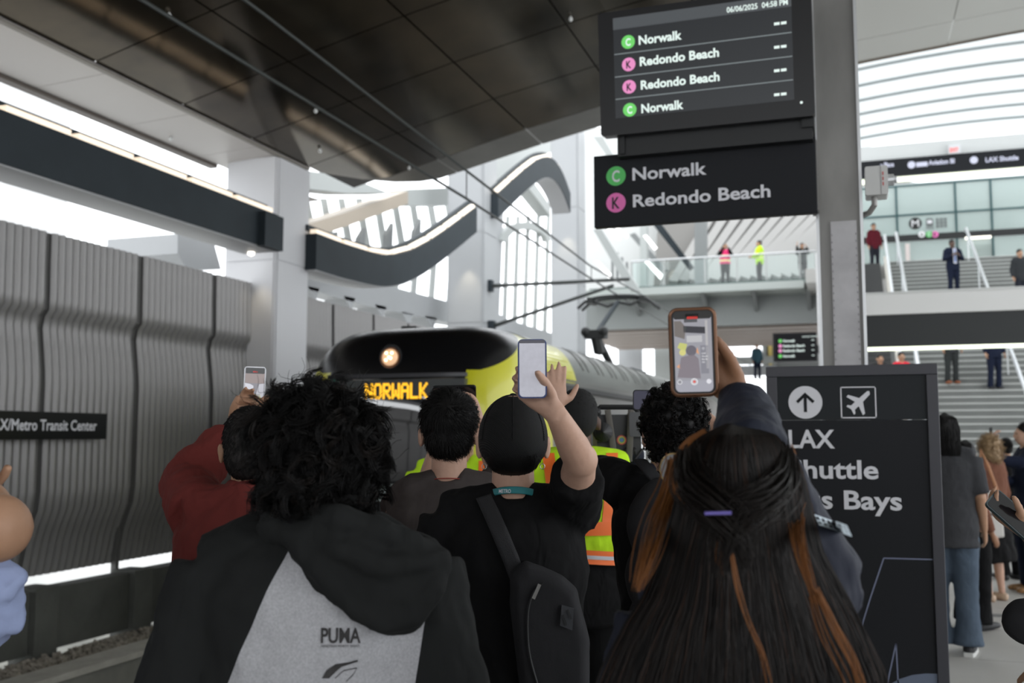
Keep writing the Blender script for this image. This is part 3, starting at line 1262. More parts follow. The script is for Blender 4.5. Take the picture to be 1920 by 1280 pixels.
# escalator on the left of the stairs
es_ = thing('escalator', 'glass sided escalator climbing beside the stairs', 'escalator', (.7, ST0, 0))
m = MB()
for k in range(NS):
    m.bb((.25, ST0 + k * TR, k * RI), (1.0, ST0 + (k + 1) * TR + .02, (k + 1) * RI - .03))
m.build('steps', mat('escalator_steps', (.05, .05, .05), .5), es_)
for x in (.1, 1.12):
    m = MB()
    m.prism([spt(x, ST0, -.1), spt(x, ST0, .25), spt(x, top.y, .25), spt(x, top.y, -.1)], V(.12, 0, 0))
    m.build('skirt', mat('warm_skirt', (.62, .58, .52), .4), es_)
    m = MB()
    m.prism([spt(x + .05, ST0, .25), spt(x + .05, ST0, .95), spt(x + .05, top.y, .95), spt(x + .05, top.y, .25)], V(.012, 0, 0))
    m.build('balustrade', M_glass, es_)
    m = MB()
    m.tube([spt(x + .06, ST0, .98), spt(x + .06, top.y, .98), spt(x + .06, top.y, .98) + V(0, .6, 0)], .04, 8)
    m.build('handrail', mat('rail_pale', (.7, .72, .74), .4), es_)

# mezzanine slab and glass wall
MY = top.y
mz = thing('mezzanine', 'upper mezzanine floor at the head of the stairs', 'mezzanine', (4, MY + 3, MZ - .4))
MB().bb((-1.5, MY + TR, MZ - .5), (14, MY + 12, MZ)).build('slab', M_conc, mz)
wn = thing('window_1', 'tall glass wall of the mezzanine hall above the stairs', 'window', (4, MY + 5, MZ))
wn['kind'] = 'structure'
del wn['category']
GY = MY + 4.5
Fm = Frame(V(0, GY, MZ), (1, 0, 0), (0, 0, 1))
mult = mat('teal_mullion', (.02, .07, .075), .5)
uu = [Fm.uv(x, 420)[0] for x in (1600, 1682, 1793, 1860, 1945, 2020)]
vtop = Fm.uv(1780, 342)[1]
vmid = Fm.uv(1780, 398)[1]
vb1 = Fm.uv(1780, 436)[1]
vb0 = Fm.uv(1780, 448)[1]
M_teal = mat('teal_glass', (.42, .50, .48), .08, spec=.8, alpha=.55)
for a, b in zip(uu, uu[1:]):
    for v0, v1 in ((0.02, vb0), (vb1, vmid), (vmid, vtop)):
        m = MB()
        Fm.box(m, a + .03, v0 + .02, b - .03, v1 - .02, -.01, .01)
        m.build('pane', M_teal, wn)
for a in uu:
    m = MB()
    Fm.box(m, a - .035, 0, a + .035, vtop, -.06, .06)
    m.build('mullion', mult, wn)
for v in (vmid, vtop):
    m = MB()
    Fm.box(m, uu[0], v - .03, uu[-1], v + .03, -.05, .05)
    m.build('transom', mult, wn)
m = MB()
Fm.box(m, uu[0], vb0, uu[-1], vb1, -.05, .08)
m.build('sign_band', M_black, wn)
Mw = mat('badge_white', (.8, .8, .82), .6)
for px, mm, L in ((1728, Mw, 'A'), (1742, M_green, 'C'), (1753, M_pink, 'K')):
    u, v = Fm.uv(px, 440)
    m = MB()
    Fm.disc(m, u, v, .12, .08, .09)
    b_ = m.build('line_badge', mm, wn)
    m = MB()
    Fm.text(m, L, u - .05, v - .07, .14, .1, .02, .1)
    m.build('letter', Mdk if L != 'C' else M_letter, b_)
u, v = Fm.uv(1716, 419)
m = MB()
Fm.disc(m, u, v, .23, .02, .03)
b_ = m.build('round_logo', Mdk, wn)
m = MB()
Fm.text(m, 'M', u - .13, v - .13, .26, .26, .0, .04)
m.build('letter', Mw, b_)
u, v = Fm.uv(1743, 419)
m = MB()
Fm.rbox(m, u - .12, v - .12, u + .12, v + .2, .02, .03, .05)
Fm.box(m, u - .15, v - .2, u + .15, v - .16, .02, .03)
b_ = m.build('train_icon', mat('icon_grey', (.12, .13, .13), .6), wn)
m = MB()
Fm.box(m, u - .08, v, u + .08, v + .12, .03, .04)
m.build('icon_window', M_letter, b_)
u, v = Fm.uv(1765, 419)
for a in (-.14, 0, .14):
    for c in (-.1, .03, .16):
        m = MB()
        Fm.box(m, u + a - .05, v + c - .05, u + a + .05, v + c + .05, .02, .03)
        m.build('icon_square', mat('icon_grey', (.12, .13, .13), .6), wn)
# interior behind the glass
MB().bb((-1, GY + 5, MZ), (14, GY + 5.2, MZ + 5)).build('wall_back', mat('inner_wall', (.42, .47, .46), .6))
struct(bpy.data.objects['wall_back'])
m = MB()
Fm.box(m, *Fm.uv(1808, 452), *Fm.uv(1856, 445), .3, .4)
m.build('linear_lamp', mat('warm_lamp', (.5, .5, .5), .5, emit=(1, .95, .8), es=2), wn)
m = MB()
Fm.box(m, *Fm.uv(1828, 482), *Fm.uv(1862, 456), -.3, -.1)
tag(m.build('ticket_booth', mat('booth', (.35, .33, .3), .6)), 'grey shuttered opening behind the mezzanine glass', 'booth')
m = MB()
Fm.box(m, Fm.uv(1698, 490)[0], 0, *Fm.uv(1705, 458), .1, .2)
t = tag(m.build('info_stand', mat('stand_white', (.7, .62, .6), .6)), 'small white and red information stand at the head of the stairs', 'stand')
# soffit fascia + hanging wayfinding strip
HY = MY - 1.0
Fh = Frame(V(0, HY, 0), (1, 0, 0), (0, 0, 1))
u0, vb = Fh.uv(1600, 325)
u1 = Fh.uv(1960, 300)[0]
vt = Fh.uv(1770, 290)[1]
vbm = Fh.uv(1770, 322)[1]
t = thing('overhead_wayfinding_sign', 'long black overhead sign at the head of the stairs with a light strip below', 'sign', (3, HY, vbm))
m = MB()
Fh.box(m, u0, vbm, u1 + .6, vt, -.15, 0)
m.build('board', M_sign, t)
for s, a, b in (('n Place', 1651, 1676), ('Aviation Bl', 1741, 1790), ('LAX Shuttle', 1848, 1910)):
    m = MB()
    Fh.ptext(m, s, (a, 314 - (a - 1651) * .05), b, 9, .03, .01)
    m.build('lettering', mat('sign_glow', (.7, .7, .85), .5), t)
for px, py in ((1709, 309), (1826, 300)):
    m = MB()
    u, v = Fh.uv(px, py)
    Fh.disc(m, u, v, .12, 0, .01)
    m.build('round_logo', mat('sign_glow', (.7, .7, .85), .5), t)
m = MB()
Fh.pbox(m, (1718, 313), (1739, 303), 0, .01)
m.build('line_tag', mat('sign_glow', (.7, .7, .85), .5), t)
m = MB()
Fh.box(m, u0, vbm - .2, u1 + .6, vbm - .05, -.1, -.02)
m.build('light_strip', M_led, t)
fs = MB()
Fh.box(fs, u0 - 2, vt, u1 + 2, vt + .55, -3.5, -.2)
q = fs.build('trim_1', M_off)
struct(q)
m = MB()
Fh.ptext(m, 'EXIT', (1781, 286), 1797, 8, .02, .05)
uA, vA = Fh.uv(1779, 289)
b0 = MB()
Fh.box(b0, uA, vA, uA + .36, vA + .3, -.1, .04)
t = thing('exit_sign', 'small exit sign with red letters above the overhead black sign', 'sign', Fh.p(uA, vA))
b0.build('panel', Mw, t)
m.build('lettering', mat('exit_red', (.7, .05, .04), .5, emit=(.9, .1, .08), es=.6), t)

# membrane roof: white translucent panels with ribs
rf = thing('membrane_roof', 'white translucent membrane roof with slim curved ribs over the stairs', 'roof', (5, 28, 12))
M_memb = mat('membrane', (.56, .58, .58), .6, tl=.62)
M_rib = mat('roof_rib', (.26, .29, .29), .5)


def zm(x):
    return 12.3 - .012 * (x - 5.0) ** 2


ry = [18.0 + 1.42 * k for k in range(15)]
xs_ = np.linspace(-1.0, 15, 17)
for k in range(len(ry) - 1):
    m = MB()
    rows = []
    for f_ in (0, .25, .5, .75, 1):
        y = ry[k] + (ry[k + 1] - ry[k]) * f_
        rows.append([V(x, y, zm(x) + .12 * math.sin(PI * f_)) for x in xs_])
    m.grid(rows)
    m.build('membrane_panel', M_memb, rf, smooth=True)
    m = MB()
    for a, b in zip(xs_, xs_[1:]):
        m.bar(V(a, ry[k], zm(a) - .04), V(b, ry[k], zm(b) - .04), .05, .07)
    m.build('rib', M_rib, rf)

# mid-height beam: white ledge, black fascia, LED strip
BY = 17.6
Fb = Frame(V(0, BY, 0), (1, 0, 0), (0, 0, 1))
t = thing('overhead_beam', 'white topped black overhead beam with a bright light strip along its bottom', 'beam', (4, BY, 3))
u0 = Fb.uv(1560, 600)[0]
u1 = 9.0
vLt, vLb, vBb, vS = Fb.uv(1640, 553)[1], Fb.uv(1640, 591)[1], Fb.uv(1640, 651)[1], Fb.uv(1640, 657)[1]
m = MB()
Fb.box(m, u0, vLb, u1, vLt, -.5, .06)
m.build('ledge', mat('ledge_white', (.85, .85, .84), .6), t)
m = MB()
Fb.box(m, u0, vLt, u1, vLt + .03, -.5, .1)
m.build('cap', M_off, t)
m = MB()
Fb.box(m, u0, vBb, u1, vLb, -.5, 0)
m.build('fascia', mat('fascia_black', (.014, .017, .018), .45), t)
m = MB()
Fb.box(m, u0 + .05, vS, u1, vBb, -.1, .0)
m.build('light_strip', M_led, t)

# ------------------------------------------------------------ mezzanine bridge behind the pantograph
BY2 = 39.2
Fg = Frame(V(0, BY2, 0), (1, 0, 0), (0, 0, 1))
zd = Fg.uv(1360, 531)[1]
t = thing('footbridge', 'pale footbridge with a glass railing crossing above the train', 'bridge', (-5, BY2, 6))
uL = Fg.uv(1108, 540)[0]
uR = Fg.uv(1530, 540)[0] + 1.2
zs = Fg.uv(1360, 606)[1]
m = MB()
Fg.box(m, uL, zd - .16, uR, zd, -7, .25)
m.build('deck_edge', mat('deck_teal', (.10, .14, .13), .5), t)
m = MB()
Fg.box(m, uL, zd - .45, uR - 1.6, zd - .165, -2, 1.0)
m.build('canopy', mat('canopy', (.40, .43, .41), .4), t)
m = MB()
Fg.box(m, uL - 1, zs, uR, zd - .45, -1.5, -.6)
m.build('girder', mat('girder_grey', (.27, .285, .28), .6), t)
for px in (1190, 1318, 1412, 1512):
    u = Fg.uv(px, 550)[0]
    m = MB()
    m.prism([Fg.p(u, zd - .46, -.6), Fg.p(u, zd - 1.1, -.6), Fg.p(u, zd - .46, .8)], V(.14, 0, 0))
    m.build('bracket', mat('far_grey', (.2, .21, .21), .5), t)
for k in range(7):
    m = MB()
    m.bb((uL - 1, BY2 + 1.2 + k * 1.25, zs - .1), (uR + 1, BY2 + 1.2 + k * 1.25 + .85, zs))
    m.build('soffit_plank', mat('soffit_plank', (.32, .27, .24), .6), t)
m = MB()
m.bb((uL - 1, BY2 + 1.1, zs + .0), (uR + 1, BY2 + 9.9, zs + .1))
m.build('soffit_backing', M_joint, t)
# glass railing
pxs = [1185, 1245, 1322, 1382, 1437, 1500, 1530]
us = [Fg.uv(p, 500)[0] for p in pxs]
for u in us:
    m = MB()
    Fg.box(m, u - .03, zd, u + .03, zd + 1.05, 0, .05)
    m.build('railing_post', M_faro_shaded, t)
for a, b in zip(us, us[1:]):
    m = MB()
    Fg.box(m, a + .04, zd + .05, b - .04, zd + 1.0, .01, .03)
    m.build('glass_pane', M_glass, t)
m = MB()
m.tube([Fg.p(us[0], zd + 1.07, .02), Fg.p(us[-1], zd + 1.07, .02)], .035, 8)
m.build('top_rail', M_alu, t)

# back façade under the bridge
FY = 49.5
Ff = Frame(V(0, FY, 0), (1, 0, 0), (0, 0, 1))
t = thing('rear_facade', 'pale rear wall of the station with bright openings under the footbridge', 'building', (-6, FY, 0))


def fb(nm, p0, p1, m_, w0=-.3, w1=0):
    m = MB()
    Ff.pbox(m, p0, p1, w0, w1)
    m.build(nm, m_, t)


fb('wall_panel', (1160, 735), (1203, 635), M_far_shaded)
fb('wall_panel', (1228, 740), (1262, 640), M_faro_shaded)
fb('wall_panel', (1262, 740), (1355, 640), M_far_shaded, -.3, -.05)
fb('sill', (1340, 684), (1455, 668), M_faro_shaded, -.3, .3)
fb('wall_panel', (1340, 705), (1455, 684), M_far_shaded)
fb('wall_panel', (1395, 800), (1340, 700), M_far_shaded)
fb('post', (1430, 684), (1436, 632), M_faro_shaded)
fb('post', (1441, 684), (1447, 632), mat('warm_post', (.8, .62, .2), .6))
fb('wall_panel', (1440, 800), (1700, 640), mat('far_grey', (.2, .21, .21), .5), -.4, -.1)
# vault ribs behind the bridge
t = thing('ribbed_vault', 'fan of pale slanting roof slats behind the footbridge', 'roof', (-4, 50, 8))
for k in range(15):
    a = at(1262 + k * 19, 532 - k * 1.0, 44)
    b = at(1335 + k * 27, 408 - k * 3, 50)
    MB().bar(a, b, .42, .3, up=(0, -1, .3)).build('slat', mat('vault_slat', (.24, .235, .225), .6), t)
m = MB()
P = [at(1225, 540, 46), at(1560, 540, 46), at(1800, 350, 54), at(1240, 330, 54)]
m.sheet([[P[0], P[1]], [P[3], P[2]]], V(0, .2, .2))
m.build('roof_lining', mat('vault_lining', (.14, .135, .125), .7), t)
t = thing('hall_wall', 'white hall wall with slanting strip lights left of the footbridge', 'wall', (-8, 45, 4))


def hb(nm, pts, d, m_, th=V(0, .3, 0), lab=None):
    m = MB()
    m.prism([at(x, y, d) for x, y in pts][::-1], th)
    return m.build(nm, m_, t, label=lab)


hb('wall_panel', [(1060, 240), (1250, 240), (1250, 545), (1060, 545)], 52, mat('hall_white', (.6, .61, .6), .6), V(0, .3, 0))
hb('column', [(1302, 380), (1324, 380), (1324, 532), (1302, 532)], 43, mat('far_grey', (.2, .21, .21), .5), V(0, .5, 0))
hb('column', [(1200, 380), (1212, 380), (1212, 540), (1200, 540)], 43, M_faro_shaded, V(0, .5, 0))
hb('diagonal', [(1225, 422), (1240, 420), (1300, 500), (1292, 506)], 44, M_slate)
hb('diagonal', [(1180, 440), (1190, 436), (1250, 505), (1243, 512)], 46, mat('far_grey', (.2, .21, .21), .5))
for pts in (((1137, 428), (1144, 426), (1164, 444), (1160, 450)), ((1154, 428), (1160, 426), (1178, 441), (1174, 446)), ((1206, 442), (1212, 440), (1232, 464), (1226, 468)), ((1208, 490), (1214, 487), (1242, 514), (1238, 524)), ((1115, 490), (1120, 488), (1146, 514), (1142, 522))):
    hb('strip_lamp', pts, 42, emat('hall_lamp', (1, 1, 1), 2.5), V(0, .1, 0))
for k in range(4):
    x = 1146 + k * 9
    hb('pipe', [(x, 464 + k * 9), (x + 4, 464 + k * 9), (x + 4, 524), (x, 524)], 40, mat('far_grey', (.2, .21, .21), .5), V(0, .1, 0))
hb('diagonal', [(1112, 256), (1130, 256), (1150, 290), (1136, 290)], 34, M_faro_shaded)
hb('diagonal', [(1112, 430), (1128, 430), (1200, 545), (1180, 545)], 36, M_faro_shaded)
# ------------------------------------------------------------ train
XC, HW, HH, ZC0, NY = -4.63, 1.34, 1.875, .965, 9.55
tr = thing('train', 'black and yellow nosed silver train arriving with an amber destination display', 'train', (XC, NY + 5, -1.0))


def outl(th, s=1.0, n=4.6):
    c, q = math.cos(th), math.sin(th)
    x = HW * math.copysign(abs(c) ** (2 / n), c) * s
    z = HH * math.copysign(abs(q) ** (2 / n), q) * s
    return x, z


LN = 1.5


def nosey(s):
    return NY + LN * (1 - (1 - s ** 4) ** (1 / 4))


NS_, NT_ = 60, 160
import itertools
grid = []
for i in range(NS_ + 1):
    s = math.sin(PI / 2 * i / NS_) ** .9
    row = []
    for j in range(NT_):
        th = 2 * PI * j / NT_
        x, z = outl(th, max(s, .002))
        row.append(V(XC + x, nosey(min(s, 1)), ZC0 + z))
    grid.append(row)
def region(p):
    dx, z, y = abs(p.x - XC), p.z, p.y
    if dx > .80 and z < 2.28 + max(0, (y - 9.75)) * .45:
        return 'yellow_corner_panel'
    if 1.12 < z < 2.2 and dx <= .83:
        return 'windshield'
    if z <= 1.12:
        return 'lower_fascia'
    return 'nose_shell'


full = MB()
full.grid(grid, closed=True)
bm = bmesh.new()
bv = [bm.verts.new(v) for v in full.v]
for f in full.f:
    bm.faces.new([bv[i] for i in f])
for co, no in ((V(XC + .8, 0, 0), V(1, 0, 0)), (V(XC - .8, 0, 0), V(1, 0, 0)), (V(0, 0, 2.2), V(0, 0, 1)), (V(0, 0, 1.12), V(0, 0, 1)), (V(0, 9.75, 2.28), V(0, -.45, 1)), (V(0, 9.75, 2.28), V(0, 0, 1))):
    bmesh.ops.bisect_plane(bm, geom=bm.verts[:] + bm.edges[:] + bm.faces[:], plane_co=co, plane_no=no.normalized(), dist=1e-5)
bmesh.ops.recalc_face_normals(bm, faces=bm.faces[:])
if sum(f.normal.y for f in bm.faces) > 0:
    bmesh.ops.reverse_faces(bm, faces=bm.faces[:])
regs = {'nose_shell': MB(), 'yellow_corner_panel': MB(), 'windshield': MB(), 'lower_fascia': MB()}
bm.verts.index_update()
idx = {k: {} for k in regs}
for f in bm.faces:
    r = region(f.calc_center_median())
    m = regs[r]
    ids = []
    for v in f.verts:
        if v.index not in idx[r]:
            idx[r][v.index] = len(m.v)
            m.v.append(v.co.copy())
        ids.append(idx[r][v.index])
    m.f.append(tuple(ids))
bm.free()
M_gloss = mat('gloss_black_shell', (.007, .007, .008), .26, spec=.35)
M_yel = mat('train_yellow', (.62, .60, .02), .28, coat=.4)
M_ws = mat('dark_windshield', (.006, .007, .008), .03, spec=1.0)
M_ws.node_tree.nodes['Principled BSDF'].inputs['IOR'].default_value = 1.95
M_silver = mat('train_silver', (.15, .155, .145), .36, metal=.5, noise=(1.2, .35, (1, .25, 3)))
for nm, mm in (('nose_shell', M_gloss), ('yellow_corner_panel', M_yel), ('windshield', M_ws), ('lower_fascia', M_gloss)):
    regs[nm].build(nm, mm, tr, smooth=True)
# body
Y0b, Y1b = nosey(1) - .01, 36.0
ths = [2 * PI * j / 96 for j in range(96)]
up_, lo_ = MB(), MB()
rows = []
for y in np.linspace(Y0b, Y1b, 12):
    rows.append([V(XC + outl(t)[0], y, ZC0 + outl(t)[1]) for t in ths])
k = len(ths)
# split rows : roof z>2.2
sel = [i for i, t in enumerate(ths) if ZC0 + outl(t)[1] > 2.2]
a0, a1 = sel[0], sel[-1]
m = MB()
m.grid([r[a0:a1 + 1] for r in rows[0:1] + [[V(v.x, 12.3, v.z) for v in rows[0]]]])
m.v = [v + (v - V(XC, v.y, ZC0)) * .004 for v in m.v]
nb_ = [i for i, v in enumerate(m.v[:a1 + 1 - a0]) if abs(v.x - XC) < .95]
blk, yl, yl2 = MB(), MB(), MB()
w_ = a1 + 1 - a0
for f in m.f:
    c = sum((m.v[i] for i in f), V(0, 0, 0)) / 4
    q = (blk if abs(c.x - XC) < .98 else (yl if c.x > XC else yl2))
    q.add([m.v[i] for i in f], [(0, 1, 2, 3)])
blk.build('roof_cap', M_gloss, tr, smooth=True)
yl.build('yellow_roof_side', M_yel, tr, smooth=True)
yl2.build('yellow_roof_side', M_yel, tr, smooth=True)
m = MB()
m.grid([r[a0:a1 + 1] for r in rows])
m.build('roof_shell', M_silver, tr, smooth=True)
m = MB()
m.grid([r[a1:] + r[:a0 + 1] for r in rows])
m.build('side_shell', mat('train_side', (.15, .15, .14), .35, metal=.5, noise=(2, .2, (1, .3, 2))), tr, smooth=True)
MB().bb((XC - HW, Y1b, -.8), (XC + HW, Y1b + .1, 2.6)).build('end_wall', M_slate, tr)
m = MB()
m.bb((XC + HW - .03, 11.5, 2.14), (XC + HW + .015, Y1b, 2.2))
m.build('gutter', M_black, tr, label='black gutter line')
# corrugation ribs on the roof side
for k in range(22):
    y = 12.6 + k * .28
    m = MB()
    pts = [V(XC + outl(t)[0] * 1.006, y, ZC0 + outl(t)[1] * 1.004) for t in np.linspace(.62, 1.15, 8)]
    if k % 3:
        for a, b in zip(pts, pts[1:]):
            m.bar(a, b, .02, .01)
        m.build('roof_rib', mat('roof_rib_silver', (.3, .3, .29), .4), tr)
# yellow stripes fading
for k in range(9):
    m = MB()
    z = 2.25 + k * .045
    t_ = [t for t in np.linspace(.3, 1.4, 200) if ZC0 + outl(t)[1] > z][0]
    x, zz = outl(t_)
    m.bb((XC + x - .004, Y0b, z - .006), (XC + x + .012, 12.2 - (k % 3) * .2, z + .006))
    m.build('stripe', M_yel, tr)
# windows and doors on the side
for y0, y1 in ((12.1, 12.9), (13.2, 14.6), (14.9, 16.3), (18.0, 19.4), (19.7, 21.1), (21.4, 22.8), (24.5, 26)):
    m = MB()
    m.bb((XC + HW - .02, y0, .95), (XC + HW + .012, y1, 1.82))
    m.build('side_window', M_ws, tr, bevel=.01)
for y0 in (16.55, 23.1):
    m = MB()
    m.bb((XC + HW - .02, y0, -.02), (XC + HW + .02, y0 + 1.3, 2.0))
    m.build('door', M_silver, tr)
# front fittings


def onnose(px, py):
    """point on the nose surface under the photo pixel"""
    r = ray(px, py)
    t = 9.2 / r.y
    for _ in range(60):
        p = CAM + r * t
        dx, dz = (p.x - XC) / HW, (p.z - ZC0) / HH
        s = (abs(dx) ** 4.6 + abs(dz) ** 4.6) ** (1 / 4.6)
        if s > 1:
            break
        ys = nosey(s)
        t += (ys - p.y) / r.y * .6
    return CAM + r * t


def nrm(p):
    e = .02

    def fy(x, z):
        s = (abs((x - XC) / HW) ** 4.6 + abs((z - ZC0) / HH) ** 4.6) ** (1 / 4.6)
        return nosey(min(s, .999))
    gx = (fy(p.x + e, p.z) - fy(p.x - e, p.z)) / (2 * e)
    gz = (fy(p.x, p.z + e) - fy(p.x, p.z - e)) / (2 * e)
    return V(gx, -1, gz).normalized()


p = onnose(735, 672)
hn = V(0, -1, .12).normalized()
m = MB()
m.disc(p + V(0, .12, 0), hn, .135, .135, .16, 28)
hl = m.build('headlight', M_gloss, tr, smooth=False)
m = MB()
m.disc(p + hn * .042 + V(0, .0, 0), hn, .112, .112, .01, 28)
m.build('lamp_ring', mat('amber_ring', (.25, .11, .05), .3, metal=.6), hl)
m = MB()
m.ell(p + hn * .05, (.095, .03, .095))
m.build('lens', mat('headlamp', (.4, .25, .15), .15, emit=(1, .62, .36), es=.75), hl, smooth=True)
for dx, dz in ((.02, -.01), (-.035, -.03), (-.03, .045), (.035, .045), (.0, .0)):
    m = MB()
    m.ell(p + hn * .078 + V(dx, 0, dz), .016, n=8, m=6)
    m.build('bulb', emat('bulb', (1, .8, .45), 5), hl)
m = MB()
for i in range(60):
    x = XC - .82 + 1.64 * i / 59
    s = (abs((x - XC) / HW) ** 4.6 + abs((2.23 - ZC0) / HH) ** 4.6) ** (1 / 4.6)
    q = V(x, nosey(min(s, .999)) - .01, 2.23)
    if i:
        m.bar(prev, q, .03, .04)
    prev = q
m.build('brow_moulding', mat('brow', (.03, .03, .035), .25), tr)
for px, py, r, mm, nm in ((603, 727, .045, emat('amber', (1, .32, .03), 2.5), 'marker_light'), (862, 723, .04, emat('amber2', (1, .45, .03), 3.), 'marker_light'), (628, 727, .085, emat('signal_green', (.02, .62, .42), .9), 'signal_light')):
    q = onnose(px, py)
    m = MB()
    m.disc(q + V(0, .02, 0), (0, -1, 0), r, r, .05, 20)
    m.build(nm, mm, tr)
# destination display
G5 = {'N': ['10001', '11001', '11001', '10101', '10011', '10011', '10001'], 'O': ['01110', '10001', '10001', '10001', '10001', '10001', '01110'],
      'R': ['11110', '10001', '10001', '11110', '10100', '10010', '10001'], 'W': ['10001', '10001', '10001', '10101', '10101', '11011', '10001'],
      'A': ['01110', '10001', '10001', '11111', '10001', '10001', '10001'], 'L': ['10000', '10000', '10000', '10000', '10000', '10000', '11111'],
      'K': ['10001', '10010', '10100', '11000', '10100', '10010', '10001']}
pL, pR = onnose(683, 733), onnose(800, 733)
yd = min(pL.y, pR.y) - .03
dfm = Frame(V(0, yd, 0), (1, 0, 0), (0, 0, 1))
uL_, vB_ = dfm.uv(683, 748)
uR_, vT_ = dfm.uv(800, 717)
m = MB()
dfm.box(m, uL_ - .55, vB_ - .05, uR_ + .42, vT_ + .04, -.12, -.02)
dd = m.build('destination_display', mat('display_panel', (.05, .055, .055), .25), tr)
m = MB()
ncol = 7 * 6 - 1
cw = (uR_ - uL_) / ncol
ch = (vT_ - vB_) / 7
for li, L in enumerate('NORWALK'):
    for r_ in range(7):
        for c_ in range(5):
            if G5[L][r_][c_] == '1':
                u = uL_ + (li * 6 + c_) * cw
                v = vT_ - (r_ + 1) * ch
                dfm.box(m, u - cw * .14, v - ch * .08, u + cw * 1.1, v + ch * 1.08, -.02, -.012)
m.build('lettering', emat('led_amber', (1, .50, .02), 1.5), dd, label='amber dot matrix letters')
# wiper, placard, roof fin
pf = Frame(V(0, NY - .02, 0), (1, 0, 0), (0, 0, 1))
m = MB()
ua, va = pf.uv(660, 938)
ub, vb_ = pf.uv(760, 908)
pf.box(m, ua, va, ub + .9, vb_, -.03, 0)
pk = m.build('placard', mat('placard', (.42, .48, .47), .5), tr)
m = MB()
pf.ptext(m, 'No', (699, 933), 735, 20, .0, .003)
m.build('lettering', M_black, pk)
p = onX(764, 618, -4.63)
p = onY(764, 618, 10.6)
m = MB()
m.prism([onY(742, 628, 10.6), onY(754, 611, 10.6), onY(780, 611, 10.6), onY(792, 628, 10.6)][::-1], V(0, .4, 0))
m.build('roof_fin', M_black, tr)
m = MB()
m.prism([onY(771, 616, 10.55), onY(789, 616, 10.55), onY(780, 632, 10.3)], V(0, .05, 0))
m.build('fin_marking', mat('fin_grey', (.25, .25, .24), .5), tr)
# driver in cab (seen as a tinted patch) is left to reflections

# pantograph
hd = onX(1158, 566, -4.78)
kn = onX(1117, 627, -4.78)
bs = onX(1144, 682, -4.78)
t = thing('pantograph', 'black folding pantograph raised from the train roof to the overhead wire', 'pantograph', V(-4.78, bs.y, 2.85))
M_pan = mat('pantograph_black', (.018, .02, .02), .5)
m = MB()
m.tube([V(-4.78, bs.y, min(bs.z, 3.0)), bs, kn], .075, 8)
m.build('lower_arm', M_pan, t)
m = MB()
m.tube([kn, hd], .05, 8)
m.build('upper_arm', M_slate, t)
m = MB()
m.box(kn, (.42, .3, .16))
m.ell(kn + V(-.18, -.1, .05), .1, n=10, m=8)
m.ell(kn + V(.18, -.1, .05), .1, n=10, m=8)
m.tube([kn + V(0, 0, 0), kn + V(.05, .1, -.35)], .12, 8)
m.build('knee_joint', M_pan, t)
for dy in (-.18, .18):
    m = MB()
    z = 4.60
    pts = bez([(-5.62, z - .22), (-5.45, z - .08), (-5.2, z), (-4.78, z + .02), (-4.36, z), (-4.1, z - .08), (-3.9, z - .25)], 4)
    m.tube([V(a, hd.y + dy, b - .04) for a, b in pts], .035, 8)
    m.build('contact_strip', M_pan, t)
m = MB()
m.tube([V(-5.3, hd.y, 4.5), V(-5.0, hd.y, 4.38), V(-4.78, hd.y, hd.z), V(-4.5, hd.y, 4.4), V(-4.25, hd.y, 4.5)], .03, 6)
m.box((-5.35, hd.y, 4.5), (.12, .5, .12))
m.box((-4.2, hd.y, 4.5), (.12, .5, .12))
m.build('head_frame', M_pan, t)
m = MB()
m.bb((-5.3, bs.y - .5, 2.80), (-4.2, bs.y + .9, 2.95))
m.build('base_frame', M_slate, t)
# ------------------------------------------------------------ people
SK = {
    'tan': mat('skin_tan', (.42, .24, .15), .5, spec=.35, noise=(18, .07), bump=(90, .08)),
    'light': mat('skin_light', (.52, .32, .235), .5, spec=.35, noise=(18, .07), bump=(90, .08)),
    'brown': mat('skin_brown', (.27, .135, .075), .5, spec=.35, noise=(18, .08), bump=(90, .08)),
    'dark': mat('skin_dark', (.09, .05, .035), .5, spec=.35),
}


def cloth(name, col, rough=.9, fold=.5, fine=.25, spec=.15, heather=0.):
    """woven or knitted fabric: fine weave relief plus broad soft folds"""
    if name in MATS:
        return MATS[name]
    m = mat(name, col, rough, spec=spec, sheen=.0, noise=((220 if heather else 8), heather or .08))
    nt = m.node_tree
    b = nt.nodes['Principled BSDF']
    tc = nt.nodes.new('ShaderNodeTexCoord')
    hs = []
    for sc, st, am in ((9, (1.6, 1.6, .8), fold), (300, (1, 1, 1), fine)):
        mp = nt.nodes.new('ShaderNodeMapping')
        mp.inputs['Scale'].default_value = st
        nt.links.new(tc.outputs['Object'], mp.inputs[0])
        n = nt.nodes.new('ShaderNodeTexNoise')
        n.inputs['Scale'].default_value = sc
        n.inputs['Detail'].default_value = 2
        n.inputs['Distortion'].default_value = .6 if sc < 50 else 0
        nt.links.new(mp.outputs[0], n.inputs['Vector'])
        hs.append((n.outputs['Fac'], am, .02 if sc < 50 else .001))
    prev = None
    for f_, am, ds in hs:
        bp = nt.nodes.new('ShaderNodeBump')
        bp.inputs['Strength'].default_value = am
        bp.inputs['Distance'].default_value = ds
        nt.links.new(f_, bp.inputs['Height'])
        if prev is not None:
            nt.links.new(prev, bp.inputs['Normal'])
        prev = bp.outputs[0]
    nt.links.new(prev, b.inputs['Normal'])
    return m


def hairmat(name, col, rough=.4, spec=.4):
    return mat(name, col, rough, spec=spec)


M_hblack = hairmat('hair_black', (.0045, .004, .004), .5, .22)
M_hdark = hairmat('hair_dark_brown', (.008, .0052, .004), .46, .28)
M_hcop = hairmat('hair_copper', (.20, .075, .02), .5, .3)
M_hblond = hairmat('hair_blond', (.33, .22, .12), .5)
M_hgrey = hairmat('hair_grey', (.35, .34, .33), .6)


